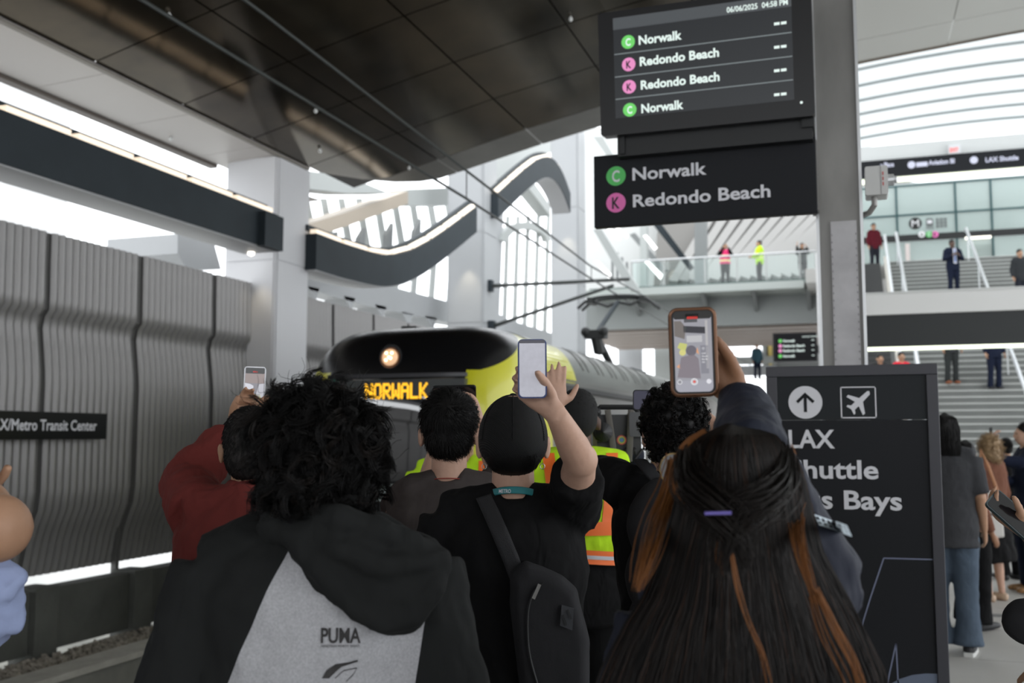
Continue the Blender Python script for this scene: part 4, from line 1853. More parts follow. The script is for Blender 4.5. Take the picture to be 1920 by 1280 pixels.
def hand(mb, wr, fd, pn, right=True, s=1., curl=(.25, .3, .35, .4), thumb=(.75, .25), spread=.06, skip=()):
    """wr wrist point, fd finger direction, pn palm normal. adds palm and five fingers"""
    y = Vector(fd).normalized()
    pn = Vector(pn)
    pn = (pn - pn.dot(y) * y).normalized()
    x = y.cross(pn) * (1 if right else -1)

    def P(a, b, c):
        return wr + (x * a + y * b + pn * c) * s
    mb.tube([P(0, -.02, 0), P(0, .01, 0), P(0.002, .045, .002), P(.001, .075, .002), P(0, .092, .003)],
            [(.027 * s, .020 * s), (.030 * s, .020 * s), (.040 * s, .019 * s), (.042 * s, .016 * s), (.038 * s, .012 * s)], 14, ref=x, cap=.5)
    mb.tube([P(.012, .008, .006), P(.026, .035, .010)], [(.017 * s), (.016 * s)], 10)
    F_ = [(.030, .088, .070, .0092), (.010, .094, .078, .0094), (-.0105, .090, .072, .009), (-.029, .080, .056, .008)]
    for i, (a, b, L, r) in enumerate(F_):
        if i in skip:
            continue
        c = curl[i] if isinstance(curl, (list, tuple)) else curl
        ang = 0
        d0 = (y + x * (spread * (1.5 - i))).normalized()
        p = P(a * .93, b - .018, .002)
        pts = [p]
        rs = [r * s * 1.08]
        p = P(a, b, .002)
        pts.append(p)
        rs.append(r * s * 1.05)
        for k, fr in enumerate((.44, .31, .25)):
            ang += c * (1.1, 1.25, .8)[k]
            d = d0 * math.cos(ang) + pn * math.sin(ang)
            p = p + d * L * fr * s
            pts.append(p)
            rs.append(r * s * (.98, .9, .74)[k])
        mb.tube(pts, rs, 9, cap=.8)
    t1, t2 = thumb
    d1 = (x * t1 + y * .62 + pn * t2).normalized()
    d2 = (x * (t1 * .45) + y * .85 + pn * (t2 * 1.35)).normalized()
    p0 = P(.022, .022, .008)
    p1 = p0 + d1 * .042 * s
    p2 = p1 + d2 * .030 * s
    p3 = p2 + (d2 + y * .1).normalized() * .024 * s
    mb.tube([p0, p1, p2, p3], [.0155 * s, .0125 * s, .0115 * s, .0085 * s], 9, cap=.8)
    return p3


class Fig:
    def __init__(self, label, hc, z0=0., yaw=None, wide=1., fat=1., lean=0., pitch=0., turn=0., group=None, hs=1.):
        """hc = world position of the head centre"""
        if yaw is None:
            yaw = YAW
        self.s = (hc.z - z0) / 1.64
        self.F = V(-math.sin(yaw), math.cos(yaw), 0)
        self.R = V(math.cos(yaw), math.sin(yaw), 0)
        self.hs = hs
        self.lean = lean
        self.base = V(hc.x, hc.y, z0) - self.F * lean * self.s
        self.w, self.fat = wide, fat
        self.root = thing('person', label, 'person', self.base, group)
        self.pitch, self.turn = pitch, turn
        self.J = {}
        for sd, k in (('l', -1), ('r', 1)):
            self.J['sh' + sd] = self.L(k * .165 * wide, self.ly(1.42), 1.425)
            self.J['el' + sd] = self.L(k * .225 * wide, self.ly(1.42) - .03, 1.14)
            self.J['wr' + sd] = self.L(k * .235 * wide, self.ly(1.42) + .06, .90)
            self.J['hp' + sd] = self.L(k * .09, 0, .90)
            self.J['kn' + sd] = self.L(k * .10, .02, .49)
            self.J['an' + sd] = self.L(k * .105, -.02, .08)
        self.hands = {'l': None, 'r': None}
        hc_ = self.head(0, 0, 0)

    def ly(self, z):
        return self.lean * max(0, min(1, (z - .9) / .74))

    def L(self, x, y, z):
        return self.base + (self.R * x + self.F * y + V(0, 0, z)) * self.s

    def D(self, x, y, z):
        return self.R * x + self.F * y + V(0, 0, z)

    def HM(self):
        return Matrix((self.R, self.F, V(0, 0, 1))).transposed() @ Matrix.Rotation(self.turn, 3, 'Z') @ Matrix.Rotation(self.pitch, 3, 'X')

    def head(self, x, y, z):
        """head local coords relative to head centre (1.64)"""
        M = self.HM()
        piv = self.L(0, self.lean - .01, 1.54)
        return piv + M @ (V(x, y + .01, z + .10) * self.s * self.hs)

    def torso(self, o=0., zlo=.84, hi=1.5, extra=0.):
        w, f = self.w, self.fat
        P = [(.84, .150, .115), (.92, .168, .128), (1.0, .160, .118), (1.08, .150, .108), (1.2, .160, .115), (1.3, .172, .124), (1.38, .170, .120), (1.44, .130, .092), (1.48, .070, .064)]
        pts, rs = [], []
        if zlo < .84:
            P = [(zlo, .165, .125)] + P
        for z, rx, ry in P:
            if z < zlo - 1e-6 or z > hi:
                continue
            ff = f if z < 1.3 else 1 + (f - 1) * .5
            pts.append(self.L(0, self.ly(z) - .012, z))
            rs.append(((rx * w * ff + o + extra * max(0, 1.2 - z)) * self.s, (ry * ff + o + extra * max(0, 1.2 - z)) * self.s))
        return pts, rs

    def arm(self, mb, sd, o=0., frac=1., cuff=0., mid=0.):
        s = self.s
        a, b, c = self.J['sh' + sd], self.J['el' + sd], self.J['wr' + sd]
        pts = [a, a.lerp(b, .35), a.lerp(b, .8), b, b.lerp(c, .3), b.lerp(c, .7), c]
        rs = [.058, .050, .043, .041, .040, .032, .026]
        cum = [0, .2, .45, .55, .7, .88, 1]
        P, Rr = [], []
        for i in range(len(pts)):
            if cum[i] <= frac + 1e-6:
                P.append(pts[i])
                Rr.append((rs[i] * (1 + (self.w - 1) * .6) + o + mid * math.sin(PI * cum[i])) * s)
            else:
                t = (frac - cum[i - 1]) / (cum[i] - cum[i - 1])
                if t > .02:
                    P.append(pts[i - 1].lerp(pts[i], t))
                    Rr.append(((rs[i - 1] + (rs[i] - rs[i - 1]) * t) + o + mid * math.sin(PI * frac)) * s)
                break
        if cuff:
            Rr[-1] += cuff * s
        mb.tube(P, Rr, 14, cap=.15 if frac < 1 else .1)
        if frac >= .6:
            mb.ell(b, (.044 * (1 + (self.w - 1) * .6) + o + mid) * s)

    def body(self, skin, voxel=.008, ears=True, nose=True, legs=True, dec=None, handscale=1.):
        s = self.s
        h = s * self.hs
        mb = MB()
        M = self.HM()
        mb.ell(self.head(0, -.012, .018), (.076 * h, .097 * h, .100 * h), M)
        mb.ell(self.head(0, .022, -.035), (.064 * h, .078 * h, .088 * h), M)
        mb.ell(self.head(0, .045, -.082), (.045 * h, .045 * h, .036 * h), M)
        if nose:
            mb.ell(self.head(0, .106, -.03), (.013 * h, .018 * h, .024 * h), M, 10, 8)
            mb.ell(self.head(0, .094, .012), (.042 * h, .012 * h, .010 * h), M, 10, 8)
            mb.ell(self.head(0, .088, -.068), (.024 * h, .012 * h, .012 * h), M, 10, 8)
        if ears:
            for k in (-1, 1):
                Me = M @ Matrix.Rotation(-k * .45, 3, 'Z')
                mb.ell(self.head(k * .090, -.012, -.024), (.009 * h, .019 * h, .033 * h), Me, 12, 8)
                mb.ell(self.head(k * .080, .0, -.024), (.014 * h, .012 * h, .022 * h), Me, 10, 8)
                mb.ell(self.head(k * .094, -.020, -.012), (.007 * h, .008 * h, .022 * h), Me, 10, 8)
        mb.tube([self.L(0, self.ly(1.42) - .02, 1.40), self.L(0, self.ly(1.5) - .012, 1.50), self.head(0, -.012, -.06), self.head(0, -.01, -.02)], [.066 * s, .058 * s, .056 * s, .058 * s], 16)
        pts, rs = self.torso(0)
        mb.tube(pts, rs, 24, ref=self.R)
        for k, sd in ((-1, 'l'), (1, 'r')):
            mb.tube([self.L(k * .03, self.ly(1.48) - .02, 1.445), self.J['sh' + sd]], [.050 * s, .054 * s], 12)
            self.arm(mb, sd)
            hd = self.hands[sd]
            if hd is None:
                d = (self.J['wr' + sd] - self.J['el' + sd]).normalized()
                hd = dict(fd=d + self.F * .15, pn=self.R * (-k), curl=(.3, .35, .4, .45))
            if hd != 'none':
                hand(mb, self.J['wr' + sd] + Vector(hd['fd']).normalized() * .015, hd['fd'], hd['pn'], sd == 'r', hd.get('s', s), hd.get('curl', .3), hd.get('thumb', (.75, .25)), hd.get('spread', .06))
            if legs:
                hp, kn_, an = self.J['hp' + sd], self.J['kn' + sd], self.J['an' + sd]
                mb.tube([hp + V(0, 0, .02), hp.lerp(kn_, .5), kn_, kn_.lerp(an, .35), an.lerp(kn_, .1), an], [.088 * s, .072 * s, .054 * s, .054 * s, .036 * s, .036 * s], 14)
                f0 = an + V(0, 0, -.045 * s)
                mb.tube([f0 - self.F * .03 * s, f0 + self.F * .08 * s, f0 + self.F * .15 * s], [(.034 * s, .032 * s), (.04 * s, .028 * s), (.036 * s, .018 * s)], 12, ref=self.R)
        o = mb.build('body', skin, self.root, smooth=True)
        bake(o, voxel, 3, dec=dec)
        self.bodyo = o
        return o

    def shirt(self, name, m, sleeve='short', o=.014, zlo=.84, voxel=.009, disp=None, collar=0., sl_o=.016, cuff=0., extra=0., label=None, hi=1.5, mid=.0):
        s = self.s
        mb = MB()
        pts, rs = self.torso(o, zlo, hi, extra)
        mb.tube(pts, rs, 28, ref=self.R, cap=.1)
        for k, sd in ((-1, 'l'), (1, 'r')):
            mb.tube([self.L(k * .035, self.ly(1.48) - .015, 1.455), self.L(k * .1, self.ly(1.46) - .015, 1.445), self.J['sh' + sd]], [(.060 + o * .6) * s, (.060 + o * .7) * s, (.060 + o * .8) * s], 14)
            fr = {'short': .40, 'long': .97, 'none': .05, 'elbow': .5, 'three': .75}[sleeve]
            self.arm(mb, sd, sl_o, fr, cuff, mid)
        if collar:
            mb.tube([self.L(0, self.ly(1.5) - .018, 1.47), self.L(0, self.ly(1.5) - .012, 1.50 + collar)], [.076 * s, .068 * s], 20)
        q = mb.build(name, m, self.root, smooth=True, label=label)
        bake(q, voxel, 5, disp=disp or [(.012, .11), (.006, .04)])
        return q

    def trousers(self, m, name='trousers', o=.018, voxel=.014, flare=.02, zt=1.0, label=None, shorts=False):
        s = self.s
        mb = MB()
        pts, rs = [], []
        for z, rx, ry in ((.80, .15, .115), (.9, .172, .13), (zt, .158, .118)):
            pts.append(self.L(0, self.ly(z) - .01, z))
            rs.append(((rx * self.w * self.fat + o * .5) * s, (ry * self.fat + o * .5) * s))
        mb.tube(pts, rs, 20, ref=self.R, cap=.1)
        for sd in 'lr':
            hp, kn_, an = self.J['hp' + sd], self.J['kn' + sd], self.J['an' + sd]
            mb.tube([hp, hp.lerp(kn_, .5), kn_, kn_.lerp(an, .5), an + V(0, 0, -.015 * s)],
                    [(.088 + o) * s, (.074 + o) * s, (.056 + o) * s, (.052 + o) * s, (.042 + o + flare) * s], 14, cap=.05)
        q = mb.build(name, m, self.root, smooth=True, label=label)
        bake(q, voxel, 4, disp=[(.015, .09)])
        return q

    def shoes(self, m, sole=None):
        s = self.s
        for sd in 'lr':
            an = self.J['an' + sd]
            f0 = V(an.x, an.y, an.z - .04 * s)
            mb = MB()
            mb.tube([f0 - self.F * .055 * s, f0 - self.F * .01 * s, f0 + self.F * .09 * s, f0 + self.F * .18 * s, f0 + self.F * .21 * s],
                    [(.032 * s, .036 * s), (.042 * s, .048 * s), (.05 * s, .04 * s), (.046 * s, .030 * s), (.03 * s, .022 * s)], 16, ref=self.R)
            q = mb.build('shoe', m, self.root, smooth=True)
            if sole:
                mb = MB()
                rows = []
                P = [(-.085, .03), (-.05, .042), (.05, .047), (.14, .052), (.2, .042), (.235, .02)]
                zb = an.z - .08 * s
                poly = [f0 + self.F * a * s + self.R * b * s for a, b in P] + [f0 + self.F * a * s - self.R * b * s for a, b in P[::-1]]
                poly = [V(p.x, p.y, zb) for p in poly]
                mb.prism(poly, V(0, 0, .028 * s))
                mb.build('sole', sole, q)

    def eyes(self):
        M = self.HM()
        h = self.s * self.hs
        for k in (-1, 1):
            mb = MB()
            mb.ell(self.head(k * .032, .093, -.005), (.012 * h, .006 * h, .006 * h), M, 8, 6)
            mb.build('eye', mat('eye_dark', (.02, .015, .012), .3), self.root)
        mb = MB()
        mb.ell(self.head(0, .098, -.068), (.022 * h, .006 * h, .006 * h), M, 8, 6)
        mb.build('mouth', mat('lips', (.25, .09, .08), .5), self.root)

    def hairbase(self, m, shells, voxel=.007, name='hair', disp=None):
        """shells: list of (centre xyz head local, radii)"""
        mb = MB()
        M = self.HM()
        h = self.s * self.hs
        for c, r in shells:
            mb.ell(self.head(*c), tuple(q * h for q in r), M, 24, 16)
        o = mb.build(name, m, self.root, smooth=True)
        bake(o, voxel, 3, disp=disp)
        return o


SHORT = [((0, -.020, .034), (.083, .100, .092)), ((0, -.045, -.015), (.072, .068, .076))]


def strands(name, m, parent, paths, r0=.0006, r1=.0002, label=None, n=3):
    """paths: (N,K,3) array -> one mesh of thin tubes"""
    P = np.asarray(paths, dtype=np.float64)
    N, K, _ = P.shape
    off = np.zeros(3)
    q = parent
    while q is not None:
        off += np.array(q.location)
        q = q.parent
    T = np.gradient(P, axis=1)
    T /= np.linalg.norm(T, axis=2, keepdims=True) + 1e-9
    ref = np.zeros((N, K, 3))
    ref[..., 2] = 1
    A = np.cross(T, np.array([.31, .77, .2]))
    A /= np.linalg.norm(A, axis=2, keepdims=True) + 1e-9
    B = np.cross(T, A)
    t = np.linspace(0, 1, K)[None, :, None]
    r = r0 * (1 - t) ** .6 + r1
    if np.ndim(r0):
        r = r0[:, None, None] * (1 - t) ** .6 + r1
    vs = np.zeros((N, K, n, 3))
    for j in range(n):
        a = 2 * PI * j / n
        vs[:, :, j] = P + r * (math.cos(a) * A + math.sin(a) * B)
    vs = vs.reshape(-1, 3) - off
    i0 = (np.arange(N)[:, None, None] * K * n + np.arange(K - 1)[None, :, None] * n)
    j = np.arange(n)[None, None, :]
    j2 = (j + 1) % n
    f = np.stack([i0 + j, i0 + j2, i0 + n + j2, i0 + n + j], -1).reshape(-1, 4)
    me = bpy.data.meshes.new(name)
    me.vertices.add(len(vs))
    me.vertices.foreach_set('co', vs.astype(np.float32).ravel())
    me.loops.add(f.size)
    me.loops.foreach_set('vertex_index', f.astype(np.int32).ravel())
    me.polygons.add(len(f))
    me.polygons.foreach_set('loop_start', np.arange(0, f.size, 4, dtype=np.int32))
    me.polygons.foreach_set('use_smooth', np.ones(len(f), dtype=bool))
    me.update(calc_edges=True)
    me.validate()
    me.materials.append(m)
    o = bpy.data.objects.new(name, me)
    COL.objects.link(o)
    o.parent = parent
    if label:
        o['label'] = label
    return o


def surf(o, rng, n, zmin=None):
    me = o.data
    vs = np.zeros(len(me.vertices) * 3)
    me.vertices.foreach_get('co', vs)
    vs = vs.reshape(-1, 3)
    ns = np.zeros(len(me.vertices) * 3)
    me.vertex_normals.foreach_get('vector', ns)
    ns = ns.reshape(-1, 3)
    off = np.zeros(3)
    q = o.parent
    while q is not None:
        off += np.array(q.location)
        q = q.parent
    vs = vs + off
    idx = rng.integers(0, len(vs), n)
    return vs[idx] + rng.normal(0, .0015, (n, 3)), ns[idx]


def short_strands(fig, base, m, n, L, lift, whorl, seed=1, grav=.4, r=.0007, K=5, jit=.25, name='hair_strands'):
    rng = np.random.default_rng(seed)
    p, nn = surf(base, rng, n)
    wv = np.array(fig.head(*whorl))
    d = p - wv
    d /= np.linalg.norm(d, axis=1, keepdims=True) + 1e-6
    sw = np.cross(nn, d)
    d = d + .5 * sw + rng.normal(0, jit, d.shape)
    d[:, 2] -= grav
    d -= (d * nn).sum(1, keepdims=True) * nn
    d /= np.linalg.norm(d, axis=1, keepdims=True) + 1e-6
    LL = L * rng.uniform(.6, 1.25, (len(p), 1))
    t = np.linspace(0, 1, K)
    paths = np.stack([p - nn * .003 + d * LL * tt + nn * (lift * math.sin(PI * .55 * tt)) for tt in t], 1)
    return strands(name, m, fig.root if False else base, paths, r, .0002)


def curls(fig, base, m, n, L, rad, seed=2, out=.5, grav=.3, r=.0011, K=11, turns=1.6, name='curls'):
    rng = np.random.default_rng(seed)
    p, nn = surf(base, rng, n)
    tan = rng.normal(0, 1, p.shape)
    tan -= (tan * nn).sum(1, keepdims=True) * nn
    tan /= np.linalg.norm(tan, axis=1, keepdims=True) + 1e-6
    ax = nn * out + tan * .6
    ax[:, 2] -= grav
    ax /= np.linalg.norm(ax, axis=1, keepdims=True)
    a = np.cross(ax, rng.normal(0, 1, p.shape))
    a /= np.linalg.norm(a, axis=1, keepdims=True)
    b = np.cross(ax, a)
    LL = L * rng.uniform(.5, 1.2, (n, 1))
    RR = rad * rng.uniform(.6, 1.3, (n, 1))
    ph = rng.uniform(0, 6.28, (n, 1))
    tn = turns * rng.uniform(.7, 1.3, (n, 1)) * 2 * PI
    paths = []
    for k in range(K):
        t = k / (K - 1)
        e = min(1, t * 4)
        paths.append(p - nn * .004 + ax * LL * t + RR * e * (a * np.cos(ph + tn * t) + b * np.sin(ph + tn * t)) + np.array([0, 0, -1]) * (grav * .03 * t * t))
    return strands(name, m, base, np.stack(paths, 1), r, .0003)


def clumps(fig, base, m, n, per, L, rad, seed=2, out=.4, grav=.4, r=.0009, K=11, turns=1., spread=.0026):
    """wavy locks: each lock is a handful of strands that share one curl"""
    rng = np.random.default_rng(seed)
    p, nn = surf(base, rng, n)
    tan = rng.normal(0, 1, p.shape)
    tan -= (tan * nn).sum(1, keepdims=True) * nn
    tan /= np.linalg.norm(tan, axis=1, keepdims=True) + 1e-6
    dn = np.tile(np.array([0, 0, -1.]), (n, 1))
    dn -= (dn * nn).sum(1, keepdims=True) * nn
    ax = nn * out + tan * .55 + dn * grav
    ax /= np.linalg.norm(ax, axis=1, keepdims=True)
    a = np.cross(ax, nn + rng.normal(0, .3, p.shape))
    a /= np.linalg.norm(a, axis=1, keepdims=True) + 1e-6
    b = np.cross(ax, a)
    rep = lambda q: np.repeat(q, per, 0)
    LL = rep(L * rng.uniform(.6, 1.2, (n, 1)))
    RR = rep(rad * rng.uniform(.6, 1.3, (n, 1)))
    ph = rep(rng.uniform(0, 6.28, (n, 1)))
    tn = rep(turns * rng.uniform(.7, 1.3, (n, 1)) * 2 * PI)
    P, A, B, X, N_ = rep(p), rep(a), rep(b), rep(ax), rep(nn)
    j = rng.normal(0, 1, P.shape) * spread
    paths = []
    for k in range(K):
        t = k / (K - 1)
        e = min(1, t * 3)
        c = P - N_ * .004 + X * LL * t + RR * e * (A * np.cos(ph + tn * t) + B * .6 * np.sin(ph + tn * t)) + N_ * RR * .5
        paths.append(c + j * (math.sin(PI * min(.72, t + .12)) ** .6) - N_ * (LL * .25 * t * t))
    return strands('locks', m, base, np.stack(paths, 1), r, .0003)


def phone(label, c, nrm_, up, w_=.073, h_=.150, case=None, body=M_black, screen=None, caselab=None):
    """nrm_: direction the screen faces"""
    n = Vector(nrm_).normalized()
    up = Vector(up)
    up = (up - up.dot(n) * n).normalized()
    u = up.cross(n)
    fr = Frame(c - u * w_ / 2 - up * h_ / 2, u, up)
    t = thing('phone', label, 'phone', c)
    mb = MB()
    fr.rbox(mb, 0, 0, w_, h_, -.008, 0, .011, 6)
    mb.build('body', body, t)
    mb = MB()
    e = .0035
    fr.rbox(mb, e, e, w_ - e, h_ - e, 0, .0006, .009, 6)
    sc = mb.build('screen', screen or emat('phone_screen', (.5, .5, .55), .8), t)
    if case:
        mb = MB()
        fr.rbox(mb, -.0035, -.0035, w_ + .0035, h_ + .0035, -.0115, -.007, .015, 6)
        mb.build('case_back', case, t, label=caselab)
        rim = []
        r = .0125
        for cx, cy, a0 in ((w_ - .011, h_ - .011, 0), (.011, h_ - .011, 90), (.011, .011, 180), (w_ - .011, .011, 270)):
            for i in range(7):
                a = math.radians(a0 + 15 * i)
                rim.append(fr.p(cx + r * math.cos(a), cy + r * math.sin(a), -.003))
        rim.append(rim[0])
        mb = MB()
        mb.tube(rim, [(.0022, .005)] * len(rim), 8, ref=fr.n, cap=None)
        mb.build('case_rim', case, t, label=caselab)
    return t, fr, sc


def snap(o, tgt, frm, direction, off=.0015):
    """lay a flat mesh o on the surface of tgt, looking along direction"""
    from mathutils.bvhtree import BVHTree
    dg = bpy.context.evaluated_depsgraph_get()
    b = BVHTree.FromPolygons([v.co.copy() for v in tgt.data.vertices], [tuple(p.vertices) for p in tgt.data.polygons])
    d = Vector(direction).normalized()
    for v in o.data.vertices:
        hit, nr, i, ds = b.ray_cast(v.co - d * .5, d)
        if hit is not None:
            v.co = hit - d * off
    o.data.update()


def subdiv(mb, maxl=.012):
    bm = bmesh.new()
    vs = [bm.verts.new(v) for v in mb.v]
    for f in mb.f:
        try:
            bm.faces.new([vs[i] for i in f])
        except ValueError:
            pass
    bmesh.ops.triangulate(bm, faces=bm.faces[:])
    for _ in range(5):
        es = [e for e in bm.edges if e.calc_length() > maxl]
        if not es:
            break
        bmesh.ops.subdivide_edges(bm, edges=es, cuts=1)
        bmesh.ops.triangulate(bm, faces=[f for f in bm.faces if len(f.verts) > 3])
    bm.verts.index_update()
    mb.v = [v.co.copy() for v in bm.verts]
    mb.f = [tuple(v.index for v in f.verts) for f in bm.faces]
    bm.free()
    return mb
U_ = V(0, 0, 1)
RNG = np.random.default_rng(5)
T_black = cloth('black_tee', (.007, .007, .0075), fold=.7)
T_grey = cloth('taupe_tee', (.062, .053, .051))
T_maroon = cloth('maroon_knit', (.15, .030, .026), fold=.6)
T_navy = cloth('navy_jacket', (.014, .017, .030), fold=.6, rough=.7, spec=.25)
T_char = cloth('charcoal_tee', (.045, .046, .05))
T_jean = cloth('blue_jeans', (.075, .10, .135), fold=.6)
T_djean = cloth('dark_jeans', (.02, .022, .03))
T_suit = cloth('navy_suit', (.010, .014, .03), fold=.3)
T_brown = cloth('brown_jacket', (.16, .07, .045))
T_shoe = mat('shoe_dark', (.02, .02, .022), .6)
T_sole = mat('shoe_sole', (.6, .6, .58), .6)
T_yel = cloth('hi_vis_yellow', (.56, .90, .03), fold=.3)
T_org = mat('hi_vis_orange', (1.0, .19, .03), .5)
T_silver = mat('reflective_silver', (.62, .62, .66), .35, metal=.3)
T_pinkv = cloth('hi_vis_pink', (.85, .05, .20), fold=.3)


def band(f, z0, z1, o, m, name, n=36, tilt=0., a0=0, a1=2 * PI, label=None):
    pts, rs = f.torso(o)
    zs = [p.z for p in pts]

    def sec(z):
        zz = f.base.z + z * f.s
        for i in range(len(zs) - 1):
            if zz <= zs[i + 1] or i == len(zs) - 2:
                t = (zz - zs[i]) / (zs[i + 1] - zs[i])
                return pts[i].lerp(pts[i + 1], t), rs[i][0] + (rs[i + 1][0] - rs[i][0]) * t, rs[i][1] + (rs[i + 1][1] - rs[i][1]) * t
    mb = MB()
    rows = []
    for z in np.linspace(z0, z1, 4):
        c, a, b = sec(z)
        rows.append([c + f.R * (a * math.cos(t)) + f.F * (b * math.sin(t)) + U_ * (tilt * math.cos(t)) for t in np.linspace(a0, a1, n)])
    mb.grid(rows)
    k = MB()
    mb.grid([[p * .998 + c * .002 for p in r] for r in rows[::-1]])
    return mb.build(name, m, f.root, smooth=True, label=label)


def vstrip(f, xs, z0, z1, wd, m, name, tgt, label=None):
    """vertical strip on the back of a garment, xs(z)->x"""
    mb = MB()
    rows = []
    for z in np.linspace(z0, z1, 26):
        x = xs(z)
        rows.append([f.L(x - wd / 2 + wd * k / 4, -.30, z) for k in range(5)])
    mb.grid(rows)
    q = mb.build(name, m, f.root, smooth=True, label=label)
    snap(q, tgt, None, f.F, .004)
    return q


def neck_ring(f, r, z, m, name, rr=.002, label=None, tilt=.02, flat=None):
    mb = MB()
    pts = []
    for i in range(41):
        a = 2 * PI * i / 40
        pts.append(f.L(r * math.cos(a), f.ly(1.45) - .012 + (r * 1.05) * math.sin(a), z - tilt * math.sin(a)))
    mb.tube(pts, [flat or (rr, rr)] * 41, 8, ref=U_ if flat else (1, 0, 0), cap=None)
    return mb.build(name, m, f.root, smooth=True, label=label)


FC = Matrix.Rotation(0, 3, 'X')
CR = RM @ V(1, 0, 0)     # right and forward directions of the walkway view line
CF = V(-math.sin(YAW), math.cos(YAW), 0)
# ============================================================ A: long haired woman, nearest
A = Fig('woman with very long dark copper-streaked hair and navy jacket, raising a phone', at(1385, 932, 1.62), 0, wide=1.1, fat=1.12)
A.J['shr'] = at(1535, 1090, 1.63)
A.J['elr'] = at(1413, 856, 1.60)
A.J['wrr'] = at(1392, 752, 1.88)
A.J['shl'] = at(1235, 1165, 1.60)
A.J['ell'] = at(1165, 1430, 1.55)
A.J['wrl'] = at(1200, 1560, 1.75)
A.hands['r'] = dict(fd=-CR * .62 + U_ * .70 + CF * .10, pn=-CF * .95 - CR * .12, curl=(.12, .12, .15, .75), thumb=(.22, .35), s=1.0)
A.body(SK['brown'], .006, dec=.6)
sA = A.shirt('jacket', T_navy, 'long', o=.03, zlo=.7, sl_o=.023, voxel=.008, cuff=.004, extra=.03, disp=[(.022, .1), (.009, .035)])
A.trousers(T_djean, zt=1.0)
A.shoes(T_shoe)
# cuff seam
hbA = A.hairbase(M_hdark, [((0, -.018, .012), (.090, .106, .112)), ((0, -.06, -.09), (.086, .06, .12))], name='hair')


def longhair(f, n, m, parent, seed, prof, uw, K=22, wob=.004, r=.0008, bot=None, cut=-.62, ztop=.130):
    rng = np.random.default_rng(seed)
    u0 = rng.uniform(-1, 1, n)
    u0 = np.sign(u0) * np.abs(u0) ** .9
    ub = np.interp((u0 + 1) / 2, *bot) if bot else u0
    v = rng.uniform(0, 1, n) ** 1.3
    zs = np.concatenate([np.linspace(ztop, ztop - .10, 6), np.linspace(ztop - .14, cut, K - 6)])
    P = []
    ph = rng.uniform(0, 6.28, (n, 4))
    s = f.s
    end = rng.uniform(.86, 1.0, n)
    for k, z in enumerate(zs):
        t = k / (K - 1)
        hwL = np.interp(-z, [-p[0] for p in prof], [p[1] for p in prof])
        hwR = np.interp(-z, [-p[0] for p in prof], [p[2] for p in prof])
        bk = np.interp(-z, [-p[0] for p in prof], [p[3] for p in prof])
        u = u0 * (1 - t) + ub * t
        x = np.where(u < 0, u * hwL, u * hwR) * (1 - .10 * v * (1 - .5 * t))
        flat = 1.0 - .62 * t
        y = -bk * np.sqrt(np.maximum(.02, 1 - flat * u * u)) * (1 - .13 * v)
        x = x + wob * (t * 2.2 + .15) * np.sin(ph[:, 0] + t * 7) + wob * t * np.sin(ph[:, 1] + t * 17)
        y = y + wob * (t * 1.2 + .1) * np.sin(ph[:, 2] + t * 9)
        zz = z * (1 - (1 - end) * t) + .0 * x
        b = f.L(0, f.lean, 1.64)
        P.append(np.stack([b.x + s * (x * f.R.x + y * f.F.x), b.y + s * (x * f.R.y + y * f.F.y), b.z + s * zz], 1))
    return strands('long_strands', m, parent, np.stack(P, 1), r, .0003)


profA = [(.130, .022, .022, .05), (.122, .050, .050, .085), (.105, .076, .074, .108), (.08, .094, .091, .120), (.04, .110, .105, .132), (0, .119, .111, .135), (-.05, .133, .116, .135), (-.10, .152, .128, .135), (-.16, .175, .155, .15), (-.22, .215, .178, .165), (-.30, .255, .205, .175), (-.40, .29, .225, .178), (-.65, .34, .24, .17)]
botA = ([0, .13, .17, .21, .26, 1.0], [-1, -.72, -.50, -.25, -.08, 1.0])
for sd_, mm_, nn_ in ((1, M_hdark, 9000), (2, M_hblack, 3500), (3, hairmat('hair_warm_brown', (.028, .012, .006), .45, .3), 1000)):
    longhair(A, nn_, mm_, hbA, sd_, profA, None, bot=botA)


def bundle(path, n, sp, m, parent, r=.0009, seed=1, sub=6):
    rng = np.random.default_rng(seed)
    P = bez([tuple(at(*p)) for p in path], sub)
    P = np.array(P)
    K = len(P)
    o = rng.normal(0, 1, (n, 3)) * sp
    ph = rng.uniform(0, 6.28, (n, 3))
    t = np.linspace(0, 1, K)
    env = (np.sin(PI * np.clip(t * 1.0, .08, .95)) ** .4)
    X = P[None] + o[:, None, :] * env[None, :, None] + .003 * np.sin(ph[:, None, :] + t[None, :, None] * 6) * t[None, :, None]
    return strands('copper_streak' if m is M_hcop else 'lock', m, parent, X, r, .0003, label='copper streaks' if m is M_hcop else None)


bundle([(1320, 808, 1.55), (1288, 830, 1.57), (1266, 868, 1.57), (1270, 915, 1.53), (1300, 950, 1.51), (1345, 963, 1.46)], 80, .0028, M_hcop, hbA, seed=11, r=.0007)
bundle([(1264, 860, 1.64), (1256, 920, 1.62), (1235, 975, 1.58), (1218, 1030, 1.5), (1195, 1100, 1.46)], 60, .008, M_hcop, hbA, seed=12)
bundle([(1478, 838, 1.60), (1496, 890, 1.60), (1502, 930, 1.58), (1492, 975, 1.52), (1500, 1040, 1.46), (1530, 1130, 1.42)], 40, .006, M_hcop, hbA, seed=13)
bundle([(1350, 966, 1.435), (1354, 1000, 1.43), (1350, 1040, 1.42), (1352, 1075, 1.42)], 12, .0022, M_hcop, hbA, seed=14)
bundle([(1372, 1040, 1.41), (1382, 1100, 1.40), (1400, 1160, 1.39), (1432, 1230, 1.38), (1445, 1290, 1.38)], 7, .0022, M_hcop, hbA, seed=15, r=.0006)
